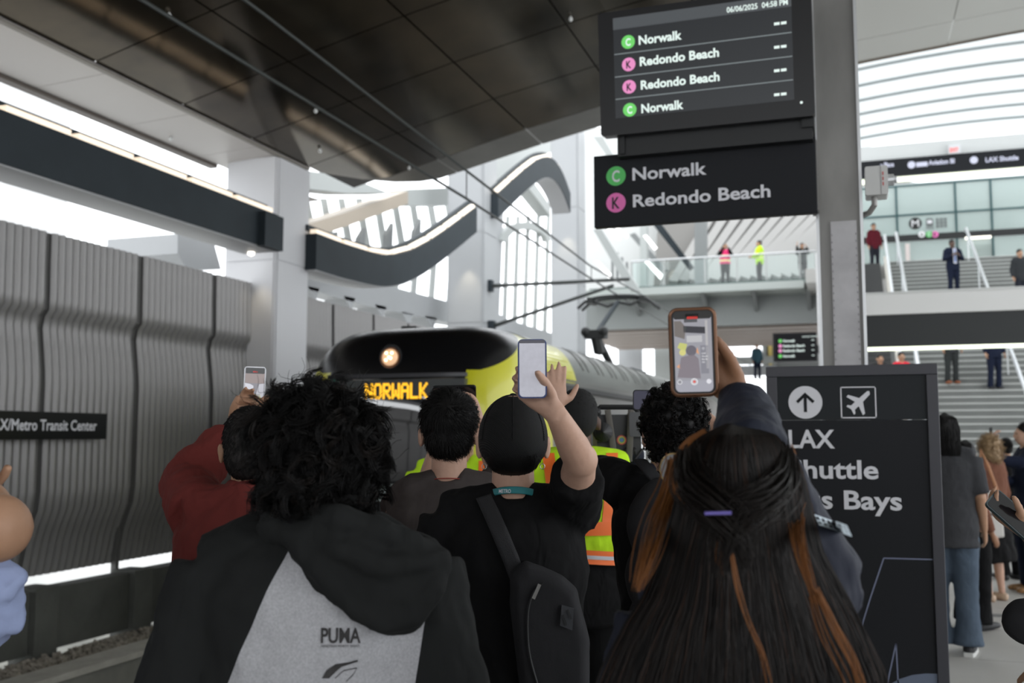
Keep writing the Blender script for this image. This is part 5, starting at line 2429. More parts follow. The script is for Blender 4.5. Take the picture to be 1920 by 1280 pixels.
bundle([(1530, 1110, 1.41), (1560, 1180, 1.40), (1600, 1260, 1.40), (1620, 1330, 1.40)], 14, .009, M_hcop, hbA, seed=16)
bundle([(1290, 850, 1.57), (1292, 900, 1.52), (1312, 935, 1.46), (1345, 962, 1.43), (1380, 1000, 1.43), (1395, 1060, 1.42)], 260, .013, M_hdark, hbA, seed=17, r=.0009)
bundle([(1470, 850, 1.56), (1462, 910, 1.49), (1430, 945, 1.44), (1385, 964, 1.43), (1360, 1010, 1.43), (1350, 1070, 1.42)], 200, .013, M_hdark, hbA, seed=18, r=.0009)
mb = MB()
mb.bar(at(1321, 962, 1.40), at(1371, 961, 1.40), .004, .0045)
tag(mb.build('hair_clip', mat('purple_plastic', (.10, .07, .33), .35), None), 'slim purple hair clip in the long dark hair', 'hair clip')
# sunglasses
sg = thing('sunglasses', 'dark sunglasses with a gold rim on the nearest woman, at her left temple', 'glasses', at(1268, 880, 1.66))
mb = MB()
g0, g1 = at(1262, 876, 1.70), at(1287, 882, 1.60)
mb.tube([g0, g1], (.0035), 8)
mb.build('temple', mat('gold_rim', (.3, .2, .08), .3, metal=.7), sg)
mb = MB()
c = at(1263, 880, 1.715)
for k in (0,):
    mb.disc(c, (CR * -.45 + CF * -.9), .022, .026, .003, 24)
mb.build('lens', mat('smoke_lens', (.02, .015, .015), .08), sg)
mb = MB()
pts = []
nn = (CR * -.45 + CF * -.9).normalized()
sdv = U_.cross(nn).normalized()
for i in range(25):
    a = 2 * PI * i / 24
    pts.append(c + sdv * .0235 * math.cos(a) + U_ * .027 * math.sin(a))
mb.tube(pts, .002, 6, cap=None)
mb.build('rim', mat('gold_rim', (.3, .2, .08), .3, metal=.7), sg)
# white patch on shoulder
mb = MB()
P0, P1, P2, P3 = (1524, 962), (1588, 984), (1598, 1006), (1534, 984)
rows = []
for i in range(7):
    rows.append([at(P0[0] + (P1[0] - P0[0]) * j / 12 + (P3[0] - P0[0]) * i / 6, P0[1] + (P1[1] - P0[1]) * j / 12 + (P3[1] - P0[1]) * i / 6, 1.45) for j in range(13)])
mb.grid(rows)
q = mb.build('sleeve_patch', mat('patch_white', (.52, .60, .66), .6), A.root, label='pale printed patch')
snap(q, sA, None, ray(1560, 985), .003)
mb = MB()
for j in range(6):
    for (aa, bb) in ((.15, .45), (.6, .8)):
        rows = []
        for i in (aa, bb):
            rows.append([at(P0[0] + (P1[0] - P0[0]) * (j + .2 + k * .55) / 6 + (P3[0] - P0[0]) * i, P0[1] + (P1[1] - P0[1]) * (j + .2 + k * .55) / 6 + (P3[1] - P0[1]) * i, 1.45) for k in (0, 1)])
        mb.grid(rows)
q2 = mb.build('print', T_djean, q)
snap(q2, sA, None, ray(1560, 985), .0045)
# her phone
ph, fr, sc = phone('phone in a bronze bumper case, held up filming the train by the long haired woman', at(1300, 660, 1.835), -ray(1300, 660), U_ * 1 + CF * .1, .0755, .153,
                   case=mat('bronze_case', (.13, .06, .03), .2, metal=.5), screen=mat('phone_lcd', (.02, .02, .02), .08, emit=(.42, .42, .48), es=.85), caselab='bronze bumper case')


def scr(fr, sc, items, W, H):
    for nm, col, x0, y0, x1, y1, r in items:
        mb = MB()
        if r:
            fr.rbox(mb, x0 * W, y0 * H, x1 * W, y1 * H, .0006, .0009, r * W, 4)
        else:
            fr.box(mb, x0 * W, y0 * H, x1 * W, y1 * H, .0006, .0009)
        mb.build(nm, mat('px_%s' % '_'.join('%02d' % int(c * 99) for c in col), (.02, .02, .02), .1, emit=col, es=.9), sc)


scr(fr, sc, [('image_area', (.36, .36, .40), .05, .16, .95, .90, 0), ('status_bar', (.03, .03, .03), .05, .90, .95, .985, .05), ('notch', (.0, .0, .0), .33, .92, .66, .965, .03), ('record_tag', (.8, .06, .05), .37, .885, .63, .93, .02)], .0755, .153)


def scr2(fr, sc, items, W, H, w0=.0009):
    for nm, col, poly in items:
        mb = MB()
        mb.prism([fr.p(x * W, y * H, w0) for x, y in poly], fr.n * .0003)
        mb.build(nm, mat('px_%s' % '_'.join('%02d' % int(c * 99) for c in col), (.02, .02, .02), .1, emit=col, es=.9), sc)


def circ(cx, cy, r, asp=.49, n=16):
    return [(cx + r * math.cos(2 * PI * i / n), cy + r * asp * math.sin(2 * PI * i / n)) for i in range(n)]


scr2(fr, sc, [
    ('image_shape', (.10, .10, .11), [(.30, .86), (.62, .86), (.62, .90), (.30, .90)]),
    ('image_shape', (.05, .05, .06), [(.28, .74), (.80, .72), (.80, .80), (.28, .82)]),
    ('image_shape', (.07, .25, .12), circ(.33, .79, .02)),
    ('image_shape', (.50, .49, .50), [(.80, .30), (.86, .30), (.86, .88), (.80, .88)]),
    ('image_shape', (.20, .18, .17), [(.06, .70), (.30, .66), (.34, .80), (.22, .88), (.06, .88)]),
    ('image_shape', (.55, .55, .57), [(.35, .62), (.72, .62), (.72, .70), (.35, .70)]),
    ('image_shape', (.60, .62, .20), [(.12, .56), (.30, .50), (.36, .60), (.18, .62)]),
    ('image_shape', (.72, .68, .25), circ(.24, .50, .08)),
    ('image_shape', (.25, .22, .25), [(.10, .20), (.66, .18), (.62, .42), (.50, .48), (.20, .44)]),
    ('image_shape', (.16, .15, .18), circ(.45, .52, .13)),
    ('image_shape', (.75, .38, .22), [(.56, .50), (.64, .47), (.60, .56)]),
    ('image_shape', (.75, .38, .22), [(.08, .33), (.18, .30), (.16, .36)]),
    ('image_shape', (.26, .26, .30), [(.67, .24), (.86, .24), (.86, .58), (.67, .58)]),
    ('image_shape', (.75, .75, .78), circ(.74, .54, .035)),
], .0755, .153)
for s_, v_ in (('LAX', .475), ('Shuttle', .44), ('Bus Ba', .405), ('1&2', .37)):
    mb = MB()
    fr.text(mb, s_, .70 * .0755, v_ * .153, .0028, None, .02, .0014)
    mb.build('lettering', mat('px_white', (.02, .02, .02), .2, emit=(.8, .8, .82), es=.9), sc)
scr2(fr, sc, [('record_ring', (.85, .85, .88), circ(.5, .145, .085)), ('record_dot', (.36, .36, .40), circ(.5, .145, .068)), ('round_button', (.8, .8, .84), circ(.15, .145, .06)), ('round_button', (.80, .80, .86), circ(.85, .145, .06))], .0755, .153, .0012)
scr2(fr, sc, [('record_core', (.75, .12, .10), circ(.5, .145, .035)), ('button_inner', (.30, .30, .33), circ(.15, .145, .045))], .0755, .153, .0016)
# painted nails
mb = MB()
nb = at(1338, 668, 1.835)
nt_ = at(1337, 645, 1.83)
mb.tube([nb, nb.lerp(nt_, .5), nt_], [(.0055, .003), (.005, .0025), (.001, .001)], 8, ref=CR)
mb.build('thumb_nail', mat('nail_pink', (.55, .22, .30), .2, coat=.5), A.root, label='long pink and green thumb nail')

# ============================================================ B: curly hair, raglan hoodie
B = Fig('person with bushy black curly hair in a black and grey raglan hoodie', at(603, 850, 1.95), 0, wide=1.2, fat=1.12, pitch=.05)
for sd, k in (('l', -1), ('r', 1)):
    B.J['sh' + sd] = B.L(k * .195, -.01, 1.40)
    B.J['el' + sd] = B.L(k * .285, -.05, 1.12)
    B.J['wr' + sd] = B.L(k * .22, .14, .95)
B.body(SK['tan'], .007, dec=.5)
M_hood = cloth('hoodie_jersey', (.42, .42, .44), fold=.5, heather=.16)
nt = M_hood.node_tree
bs_ = nt.nodes['Principled BSDF']
old = bs_.inputs['Base Color'].links[0].from_socket
tc = nt.nodes.new('ShaderNodeTexCoord')
outs = []
for (pa, pb2, sg_) in (((548, 1008), (432, 1280), 1), ((802, 1120), (778, 1280), -1), ((530, 1000), (830, 1130), 1)):
    a3, b3 = at(pa[0], pa[1], 1.80) - B.base, at(pb2[0], pb2[1], 1.80) - B.base
    n3 = (b3 - a3).cross(CF).normalized()
    # orient n3 towards the middle of the back
    mid_ = at(640, 1200, 1.80) - B.base
    if (mid_ - a3).dot(n3) < 0:
        n3 = -n3
    dt = nt.nodes.new('ShaderNodeVectorMath')
    dt.operation = 'DOT_PRODUCT'
    dt.inputs[1].default_value = n3
    nt.links.new(tc.outputs['Object'], dt.inputs[0])
    gt = nt.nodes.new('ShaderNodeMath')
    gt.operation = 'GREATER_THAN'
    gt.inputs[1].default_value = a3.dot(n3)
    nt.links.new(dt.outputs['Value'], gt.inputs[0])
    outs.append(gt.outputs[0])
ml = nt.nodes.new('ShaderNodeMath')
ml.operation = 'MULTIPLY'
nt.links.new(outs[0], ml.inputs[0])
nt.links.new(outs[1], ml.inputs[1])
ml2 = nt.nodes.new('ShaderNodeMath')
ml2.operation = 'MULTIPLY'
nt.links.new(ml.outputs[0], ml2.inputs[0])
nt.links.new(outs[2], ml2.inputs[1])
ml = ml2
mx = nt.nodes.new('ShaderNodeMix')
mx.data_type = 'RGBA'
nt.links.new(ml.outputs[0], mx.inputs[0])
mx.inputs[6].default_value = (.016, .017, .017, 1)
nt.links.new(old, mx.inputs[7])
nt.links.new(mx.outputs[2], bs_.inputs['Base Color'])
sB = B.shirt('hoodie', M_hood, 'long', o=.035, zlo=.78, sl_o=.034, voxel=.008, cuff=-.01, extra=.04, label='hoodie with black raglan sleeves and heather grey back', disp=[(.026, .13), (.010, .05)])
mb = MB()
d0 = 1.80


def el2(px, py, d, rx, ry, rz, rot=0):
    M = Matrix((B.R, B.F, U_)).transposed() @ Matrix.Rotation(rot, 3, 'Y')
    mb.ell(at(px, py, d), (rx, ry, rz), M, 20, 14)


el2(690, 1070, 1.80, .125, .055, .085, .25)
el2(735, 1105, 1.79, .085, .055, .080, .4)
el2(640, 1030, 1.82, .11, .05, .07, .35)
el2(770, 1060, 1.80, .06, .055, .055, .1)
mb.tube([at(*p) for p in ((500, 975, 1.86), (560, 1010, 1.80), (620, 1080, 1.76), (670, 1140, 1.755), (720, 1165, 1.755), (775, 1150, 1.76), (812, 1100, 1.77), (822, 1050, 1.80), (790, 1015, 1.86))], [.024, .026, .028, .026, .024, .026, .028, .026, .02], 12)
mb.tube([at(*p) for p in ((500, 960, 1.92), (560, 985, 1.82), (640, 1030, 1.755), (720, 1060, 1.745), (790, 1055, 1.76), (825, 1045, 1.79))], [.022, .024, .022, .022, .022, .018], 12)
mb.tube([at(*p) for p in ((560, 960, 1.86), (640, 975, 1.78), (720, 1000, 1.77), (790, 1020, 1.79))], [.026, .028, .026, .02], 12)
mb.tube([B.L(.095 * math.cos(a), -.015 + .095 * math.sin(a), 1.475 - .02 * math.sin(a)) for a in np.linspace(0, 2 * PI, 22)], .034, 12, cap=None)
hd_ = mb.build('hood', cloth('hood_black', (.016, .017, .017), fold=.5), B.root, smooth=True, label='black hood bunched on the back')
bake(hd_, .007, 4, disp=[(.010, .05), (.004, .02)])


def print_on(tgt, root, frame, drawf, m, name, label=None, d=None, off=.0022):
    mb = MB()
    drawf(mb)
    subdiv(mb, .012)
    q = mb.build(name, m, root, label=label)
    snap(q, tgt, None, d, off)
    return q


bfm = Frame(at(598, 1206, 1.6), B.R, U_)
M_print = mat('faded_print', (.035, .033, .033), .8, noise=(60, .4))
k_ = 1.6 / 1867 * 1.13


def w_of(px):
    return px * 1.6 / 1867


print_on(sB, B.root, bfm, lambda mb: bfm.text(mb, 'PUMA', 0, 0, w_of(31), w_of(82), .022, 0), M_print, 'back_print', 'dark block lettering', ray(640, 1190))
print_on(sB, B.root, bfm, lambda mb: bfm.text(mb, 'NINETEEN FORTY EIGHT', 0, -w_of(9), w_of(5), w_of(80), .0, 0), M_print, 'back_print', 'small dark lettering', ray(640, 1190))


def swoosh(mb):
    top = [(600, 1279), (610, 1262), (628, 1250), (655, 1246), (674, 1241)]
    bot = [(674, 1245), (655, 1251), (640, 1256), (628, 1266), (615, 1279)]
    P = [at(x, y, 1.6) for x, y in top]
    Q = [at(x, y, 1.6) for x, y in bot[::-1]]
    mb.grid([P, Q])


print_on(sB, B.root, bfm, swoosh, M_print, 'back_print', 'dark curved stripe', ray(640, 1190))


def outline2(mb):
    P = [(627, 1278), (645, 1262), (672, 1257), (665, 1270), (650, 1285)]
    for a, b in zip(P, P[1:]):
        mb.grid([[at(a[0], a[1], 1.6), at(b[0], b[1], 1.6)], [at(a[0], a[1] + 2, 1.6), at(b[0], b[1] + 2, 1.6)]])


print_on(sB, B.root, bfm, outline2, M_print, 'back_print', 'thin outline mark', ray(640, 1190))
B.trousers(T_djean)
B.shoes(T_shoe, T_sole)
hbB = B.hairbase(M_hblack, [((0, -.022, .024), (.108, .112, .104)), ((.005, -.05, -.045), (.098, .082, .072)), ((.055, -.05, -.01), (.060, .065, .075)), ((-.055, -.03, .03), (.055, .065, .07))], disp=[(.03, .045)])
clumps(B, hbB, M_hblack, 1000, 16, .072, .012, seed=21, out=.22, grav=.7, r=.0007, turns=.75, spread=.0042)
clumps(B, hbB, M_hdark, 220, 10, .070, .013, seed=22, out=.28, grav=.6, r=.0007, turns=.8, spread=.004)
curls(B, hbB, M_hblack, 160, .075, .010, seed=23, out=1.1, grav=-.15, r=.0004, turns=1.1)

# ============================================================ C: black cap, black tee, sling bag
C = Fig('man in a black cap with a sling bag, holding a phone up high', at(962, 822, 2.6), 0, wide=1.04, fat=1.02)
C.J['shr'] = at(1072, 962, 2.58)
C.J['elr'] = at(1088, 862, 2.40)
C.J['wrr'] = at(1043, 776, 2.31)
C.J['ell'] = C.L(-.235, -.02, 1.14)
C.hands['r'] = dict(fd=-CR * .66 + U_ * .70 + CF * .14, pn=-CF * .97 - CR * .1, curl=(.62, .66, .72, .8), thumb=(.30, .95), s=.97)
C.body(SK['light'], .0055, dec=.6)
sC = C.shirt('t_shirt', T_black, 'short', o=.017, zlo=.78, sl_o=.020, voxel=.008, cuff=.006, extra=.02, disp=[(.018, .11), (.007, .04)])
C.trousers(T_djean)
C.shoes(T_shoe, T_sole)
hbC = C.hairbase(M_hblack, [((0, -.03, -.03), (.080, .085, .075))], name='hair')
short_strands(C, hbC, M_hblack, 2500, .012, .002, (0, -.02, .12), 31, r=.0005)
# cap
mb = MB()
M = C.HM()
rows = []
cc = C.head(0, -.008, -.005)
for i in range(15):
    ph_ = PI / 2 * i / 14
    row = []
    for j in range(48):
        th = 2 * PI * j / 48
        seam = 1 - .012 * max(0, math.cos(th * 3 - PI / 2 * 3)) ** 40
        z = .122 * math.cos(ph_) - .0
        x = .094 * (math.sin(ph_) ** .93) * math.cos(th) * seam
        y = .112 * (math.sin(ph_) ** .93) * math.sin(th) * seam
        row.append(cc + M @ (V(x, y, z) * C.s))
    rows.append(row)
for (rx_, ry_, rz_) in ((.0935, .1115, -.014), (.0905, .109, -.028), (.084, .104, -.042), (.074, .097, -.054)):
    rows.append([cc + M @ (V(rx_ * math.cos(2 * PI * j / 48), ry_ * math.sin(2 * PI * j / 48), rz_ * (.35 if math.sin(2 * PI * j / 48) > .2 else 1)) * C.s) for j in range(48)])
mb.grid(rows[::-1], closed=True)
M_cap = mat('cap_black', (.0075, .0075, .008), .75, spec=.25)
nt = M_cap.node_tree
wv = nt.nodes.new('ShaderNodeTexWave')
wv.inputs['Scale'].default_value = 110
wv.bands_direction = 'DIAGONAL'
tc = nt.nodes.new('ShaderNodeTexCoord')
bp = nt.nodes.new('ShaderNodeBump')
bp.inputs['Strength'].default_value = .5
bp.inputs['Distance'].default_value = .002
nt.links.new(tc.outputs['Object'], wv.inputs['Vector'])
nt.links.new(wv.outputs['Fac'], bp.inputs['Height'])
nt.links.new(bp.outputs[0], nt.nodes['Principled BSDF'].inputs['Normal'])
cp = mb.build('cap', M_cap, C.root, smooth=True)
sd_ = cp.modifiers.new('t', 'SOLIDIFY')
sd_.thickness = .003
mb = MB()
mb.ell(cc + M @ (V(0, 0, .122) * C.s), (.009, .009, .005), M, 12, 8)
mb.build('button', M_cap, cp, smooth=True)
mb = MB()
rows = []
for i in range(5):
    rows.append([cc + M @ (V(x, .10 + .07 * (i / 4) * math.sqrt(max(0, 1 - (x / .09) ** 2)), -.02 - .01 * i / 4 + .02 * (1 - (x / .09) ** 2)) * C.s) for x in np.linspace(-.085, .085, 13)])
mb.sheet(rows, V(0, 0, .004))
mb.build('brim', M_cap, cp, smooth=True)
for k in range(6):
    th = PI / 2 + k * PI / 3
    mb = MB()
    pts = [cc + M @ (V(.0945 * (math.sin(p_) ** .93) * math.cos(th), .1125 * (math.sin(p_) ** .93) * math.sin(th), .1225 * math.cos(p_)) * C.s) for p_ in np.linspace(.08, PI / 2, 14)]
    mb.tube(pts, .0012, 6)
    mb.build('seam', M_cap, cp, smooth=True)
# hoop earrings
for px, py in ((908, 874), (1017, 874)):
    mb = MB()
    c0 = at(px, py, 2.60)
    mb.tube([c0 + CR * .006 * math.cos(a) + U_ * .007 * math.sin(a) for a in np.linspace(0, 2 * PI, 14)], .0012, 6, cap=None)
    mb.build('earring', M_alu, C.root)
# lanyard
lan = neck_ring(C, .072, 1.482, mat('teal_lanyard', (.02, .20, .22), .6), 'lanyard', tilt=.026, flat=(.0095, .0012), label='teal lanyard strap')
mb = MB()
lf = Frame(at(935, 924, 2.44), CR, U_ + CR * .05)
lf.text(mb, 'METRO', 0, 0, .0095, .030, .01, 0)
subdiv(mb, .01)
q = mb.build('lettering', M_letter, lan)
snap(q, lan, None, ray(945, 920), .0015)
# sling bag
M_bag = cloth('bag_fabric', (.024, .024, .026), fold=.15, fine=.4)
bag = thing('sling_bag', 'small black sling bag worn on the back of the man in the cap', 'bag', at(1030, 1180, 2.40))
poly = [(958, 1075), (985, 1052), (1015, 1062), (1055, 1080), (1080, 1105), (1092, 1150), (1104, 1200), (1105, 1290), (1090, 1360), (1000, 1370), (975, 1290), (965, 1200), (957, 1130)]
ccx, ccy = sum(p[0] for p in poly) / len(poly), sum(p[1] for p in poly) / len(poly)
mb = MB()
lay = [(2.48, 1.0), (2.40, 1.02), (2.375, .93), (2.365, .80)]
rws = []
for d, sc_ in lay:
    rws.append([at(ccx + (x - ccx) * sc_, ccy + (y - ccy) * sc_, d) for x, y in poly])
mb.grid(rws, closed=True)
mb.f.append(tuple(range(len(poly)))[::-1])
k = len(poly)
mb.f.append(tuple(range(3 * k, 4 * k)))
bo_ = mb.build('bag_body', M_bag, bag, smooth=True)
bake(bo_, .006, 3, disp=[(.004, .06)])
sp = bez([(903, 922), (915, 948), (936, 995), (957, 1045), (972, 1085)], 5)
mb = MB()
rows = []
for i, q_ in enumerate(sp):
    w_px = 15.5
    rows.append([at(q_[0] + w_px * (k - 2) / 2, q_[1] - w_px * .35 * (k - 2) / 2, 2.25) for k in range(5)])
mb.grid(rows)
stp = mb.build('strap', mat('webbing', (.022, .022, .024), .75, spec=.3, bump=(400, .3)), C.root, smooth=True)
snap(stp, sC, None, ray(940, 1010), .007)
sld = stp.modifiers.new('t', 'SOLIDIFY')
sld.thickness = .004
for v_ in stp.data.vertices:
    v_.co += C.base - bag.location
stp.parent = bag
mb = MB()
mb.tube([at(*p) for p in ((962, 1100, 2.385), (985, 1112, 2.37), (1002, 1108, 2.37), (1018, 1098, 2.375))], .0025, 6)
mb.build('buckle', M_black, bag)
mb = MB()
mb.tube([at(*p) for p in bez([(1018, 1092, 2.366), (1000, 1112, 2.362), (990, 1150, 2.36), (992, 1220, 2.36), (1010, 1290, 2.36)], 5)], (.0028), 6)
mb.build('zip', M_black, bag)
mb = MB()
mb.bar(at(1012, 1095, 2.355), at(1000, 1122, 2.352), .008, .003, up=-CF)
mb.build('zip_pull', M_steel, bag)
mb = MB()
lg = [at(1053, 1133, 2.360), at(1076, 1140, 2.360), at(1073, 1181, 2.356), at(1050, 1172, 2.356)]
mb.prism(lg[::-1], -CF * .004)
pt_ = mb.build('patch', mat('patch_dark', (.035, .037, .042), .4), bag)
for (a, b) in (((1064, 1143), (1071, 1160)), ((1055, 1153), (1062, 1172))):
    mb = MB()
    mb.bar(at(a[0], a[1], 2.352), at(b[0], b[1], 2.350), .005, .002, up=-CF)
    mb.build('slash_mark', M_black, pt_)
# C phone
ph, fr, sc = phone('phone with a pale map-like screen held up by the man in the black cap', at(998, 691, 2.27), -ray(998, 691), U_ + CF * .25, .066, .135,
                   body=mat('blue_case', (.03, .05, .16), .3), screen=mat('phone_lcd2', (.3, .3, .33), .08, emit=(.40, .40, .45), es=.75, noise=(60, .12)))
scr(fr, sc, [('status_bar', (.10, .10, .12), .06, .93, .94, .985, .03)], .066, .135)

# ============================================================ D: taupe tee
D = Fig('man with short black hair in a taupe t-shirt, in front of the train', at(843, 806, 3.15), 0, wide=1.07)
D.J['shr'] = at(925, 945, 3.15)
D.J['elr'] = at(935, 880, 3.35)
D.J['wrr'] = at(901, 800, 3.50)
D.J['shl'] = at(752, 950, 3.15)
D.J['ell'] = at(800, 925, 3.40)
D.J['wrl'] = at(828, 812, 3.50)
D.hands['r'] = dict(fd=U_ * .95 - CR * .25, pn=-CR * .9 - CF * .2, curl=(.5, .6, .65, .7), thumb=(.6, .4), s=.97)
D.hands['l'] = dict(fd=U_ * .9 + CR * .2, pn=CR * .9 - CF * .2, curl=(.5, .6, .65, .7), thumb=(.6, .4), s=.9)
D.body(SK['light'], .006, dec=.6)
D.shirt('t_shirt', T_grey, 'short', o=.016, sl_o=.02, voxel=.009, disp=[(.02, .12), (.008, .045)])
D.trousers(T_djean)
D.shoes(T_shoe, T_sole)
hbD = D.hairbase(M_hblack, [((0, -.018, .036), (.089, .104, .093)), ((0, -.045, -.020), (.072, .068, .072))], disp=[(.008, .03)])
short_strands(D, hbD, M_hblack, 7000, .034, .007, (0.0, -.10, .075), 41, r=.0008, grav=.15, jit=.3)
neck_ring(D, .069, 1.474, mat('red_cord', (.30, .03, .02), .6), 'cord_necklace', .0016, tilt=.016, label='thin red cord')
ph, fr, sc = phone('black phone held sideways above the head of the man in the taupe t-shirt', at(852, 737, 3.47), V(-ray(852, 737).x, -ray(852, 737).y, -.9), CR, .060, .152, body=M_black, screen=mat('phone_off', (.01, .01, .012), .1))

# ============================================================ E: maroon sweater
E = Fig('man in a maroon sweater with cropped dark hair filming at the left', at(472, 835, 2.95), 0, wide=1.12, fat=1.1)
E.J['shl'] = at(372, 965, 2.93)
E.J['ell'] = at(352, 905, 3.14)
E.J['wrl'] = at(436, 806, 3.30)
E.J['shr'] = at(560, 965, 2.95)
E.J['elr'] = at(585, 900, 3.15)
E.J['wrr'] = at(542, 775, 3.30)
E.hands['l'] = dict(fd=U_ * .85 + CR * .45, pn=-CF * .9 + CR * .4, curl=(.35, .4, .5, .6), thumb=(.3, .35), s=.95)
E.hands['r'] = dict(fd=-CR * .85 + U_ * .45, pn=-CF * .3 - U_ * .5 + CF * .6, curl=(.15, 1.2, 1.3, 1.3), thumb=(.5, .3), s=.95)
E.body(SK['tan'], .006, dec=.6)
E.shirt('sweater', T_maroon, 'long', o=.026, sl_o=.032, voxel=.009, collar=.03, cuff=-.012, disp=[(.022, .10), (.010, .035)], mid=.012)
neck_ring(E, .088, 1.462, mat('black_trim_cloth', (.01, .01, .012), .8), 'collar_stripe', .004, tilt=.012, label='black collar stripe', flat=(.006, .003))
mb = MB()
a_, b_ = E.J['ell'], E.J['wrl']
ax_ = (b_ - a_).normalized()
mb.tube([b_ - ax_ * .004, b_ + ax_ * .01], .036, 16, cap=.1)
mb.build('cuff_band', mat('black_trim_cloth', (.01, .01, .012), .8), E.root)
E.trousers(T_djean)
E.shoes(T_shoe, T_sole)
hbE = E.hairbase(mat('cropped_hair', (.016, .013, .012), .7), [((0, -.018, .024), (.080, .100, .099)), ((0, -.042, -.03), (.070, .066, .080))])
short_strands(E, hbE, M_hblack, 9000, .014, .004, (0.03, -.09, .07), 51, r=.0006, grav=.2, jit=.35)
ph, fr, sc = phone('phone in a clear case filming the roof, held by the man in maroon', at(477, 728, 3.38), -ray(477, 728), U_ + CF * .1, .072, .148, body=mat('silver_case', (.5, .5, .52), .25, metal=.5), screen=mat('phone_lcd3', (.02, .02, .02), .08, emit=(.24, .23, .26), es=.85))
scr(fr, sc, [('status_bar', (.0, .0, .0), .06, .84, .94, .975, .05), ('record_tag', (.9, .06, .05), .40, .865, .62, .90, .02), ('image_shape', (.28, .22, .21), .06, .62, .94, .84, 0)], .072, .148)
scr2(fr, sc, [('image_shape', (.65, .65, .72), [(.06, .30), (.45, .30), (.45, .56), (.30, .60), (.06, .62)]), ('image_shape', (.55, .55, .60), [(.55, .30), (.94, .30), (.94, .62), (.70, .60)]),
              ('image_shape', (.60, .55, .05), [(.35, .08), (.80, .08), (.80, .36), (.35, .36)]), ('image_shape', (.02, .02, .03), [(.40, .12), (.76, .12), (.76, .38), (.40, .38)]),
              ('round_button', (.8, .8, .82), circ(.16, .10, .07))], .072, .148)
scr2(fr, sc, [('image_shape', (.5, .5, .6), [(.45, .22), (.60, .30), (.56, .34), (.44, .26)]), ('image_shape', (.9, .4, .05), [(.46, .31), (.64, .31), (.64, .335), (.46, .335)])], .072, .148, .0014)

# ============================================================ F: curly hair, black tee, waving
Ff_ = Fig('man with curly black hair in a black t-shirt and backpack, one hand raised waving', at(1263, 806, 3.05), 0, wide=1.05)
Ff_.J['shl'] = at(1178, 915, 3.03)
Ff_.J['ell'] = at(1092, 872, 3.22)
Ff_.J['wrl'] = at(1040, 776, 3.36)
Ff_.J['shr'] = at(1362, 925, 3.05)
Ff_.J['elr'] = at(1385, 850, 3.25)
Ff_.J['wrr'] = at(1312, 775, 3.42)
Ff_.hands['l'] = dict(fd=U_ + CR * .02, pn=CF, curl=(.05, .05, .08, .1), thumb=(1.0, .05), spread=.05, s=.95)
Ff_.hands['r'] = dict(fd=-CR * .8 + U_ * .2 + CF * .1, pn=-CF * .5 - U_ * .5, curl=(.4, .5, .6, .7), thumb=(.5, .3), s=.95)
Ff_.body(SK['light'], .006, dec=.6)
Ff_.shirt('t_shirt', T_black, 'short', o=.016, sl_o=.022, voxel=.009, disp=[(.02, .12), (.008, .045)])
Ff_.trousers(T_djean)
Ff_.shoes(T_shoe, T_sole)
hbF = Ff_.hairbase(M_hblack, [((0, -.02, .028), (.094, .108, .104)), ((0, -.045, -.035), (.080, .072, .08))], disp=[(.022, .035)])
clumps(Ff_, hbF, M_hblack, 620, 9, .032, .008, seed=61, out=.35, grav=.3, r=.0010, turns=1.1)
clumps(Ff_, hbF, M_hdark, 160, 8, .032, .008, seed=62, out=.4, grav=.25, r=.0009, turns=1.1)
bp_ = thing('backpack', 'black backpack with a silver zip behind the shoulder of the curly haired man', 'backpack', at(1250, 1010, 2.85))
mb = MB()
for px, py, d, rx, ry, rz in ((1258, 985, 2.86, .13, .07, .14), (1262, 1080, 2.86, .14, .08, .14), (1255, 1180, 2.87, .13, .07, .13)):
    mb.ell(at(px, py, d), (rx, ry, rz), Matrix((CR, CF, U_)).transposed(), 20, 14)
q = mb.build('pack_body', M_bag, bp_, smooth=True)
bake(q, .01, 3, disp=[(.01, .08)])
mb = MB()
mb.tube([at(*p) for p in bez([(1200, 862, 3.02), (1215, 880, 2.92), (1235, 905, 2.88), (1250, 940, 2.83)], 4)], [(.022, .004)] * 13, 8, ref=CR)
mb.build('strap', M_bag, bp_, smooth=True)
mb = MB()
mb.bar(at(1222, 1010, 2.78), at(1212, 1030, 2.78), .006, .004, up=-CF)
mb.build('zip_pull', M_alu, bp_)
ph, fr, sc = phone('phone held level beside the curly haired man, left of his head', at(1228, 750, 3.40), -ray(1228, 750), CR * .99 - U_ * .0 + CF * .3, .070, .15, body=M_black, screen=mat('phone_lcd4', (.02, .02, .02), .08, emit=(.06, .06, .09), es=.8))

# ============================================================ G: hi-vis, centre
G = Fig('worker in a yellow safety vest with orange bands, left of the video camera', at(1083, 786, 4.3), 0, wide=1.15, fat=1.2)
G.body(SK['dark'], .012)
G.shirt('shirt', T_black, 'elbow', o=.012, voxel=.013)
vG = G.shirt('vest', T_yel, 'none', o=.03, zlo=1.02, voxel=.011, hi=1.48, sl_o=.03)
band(G, 1.06, 1.115, .037, T_org, 'orange_band', tilt=-.02)
band(G, 1.17, 1.225, .037, T_org, 'orange_band')
band(G, 1.08, 1.095, .039, T_silver, 'silver_band', tilt=-.02)
vstrip(G, lambda z: -.10 - (z - 1.22) * .1, 1.22, 1.50, .05, T_org, 'orange_strip', vG)
vstrip(G, lambda z: .11 + (z - 1.22) * .1, 1.22, 1.50, .05, T_org, 'orange_strip', vG)
neck_ring(G, .072, 1.505, mat('grey_collar', (.4, .38, .36), .7), 'collar', .008, tilt=.01)
G.trousers(T_black)
G.shoes(T_shoe)
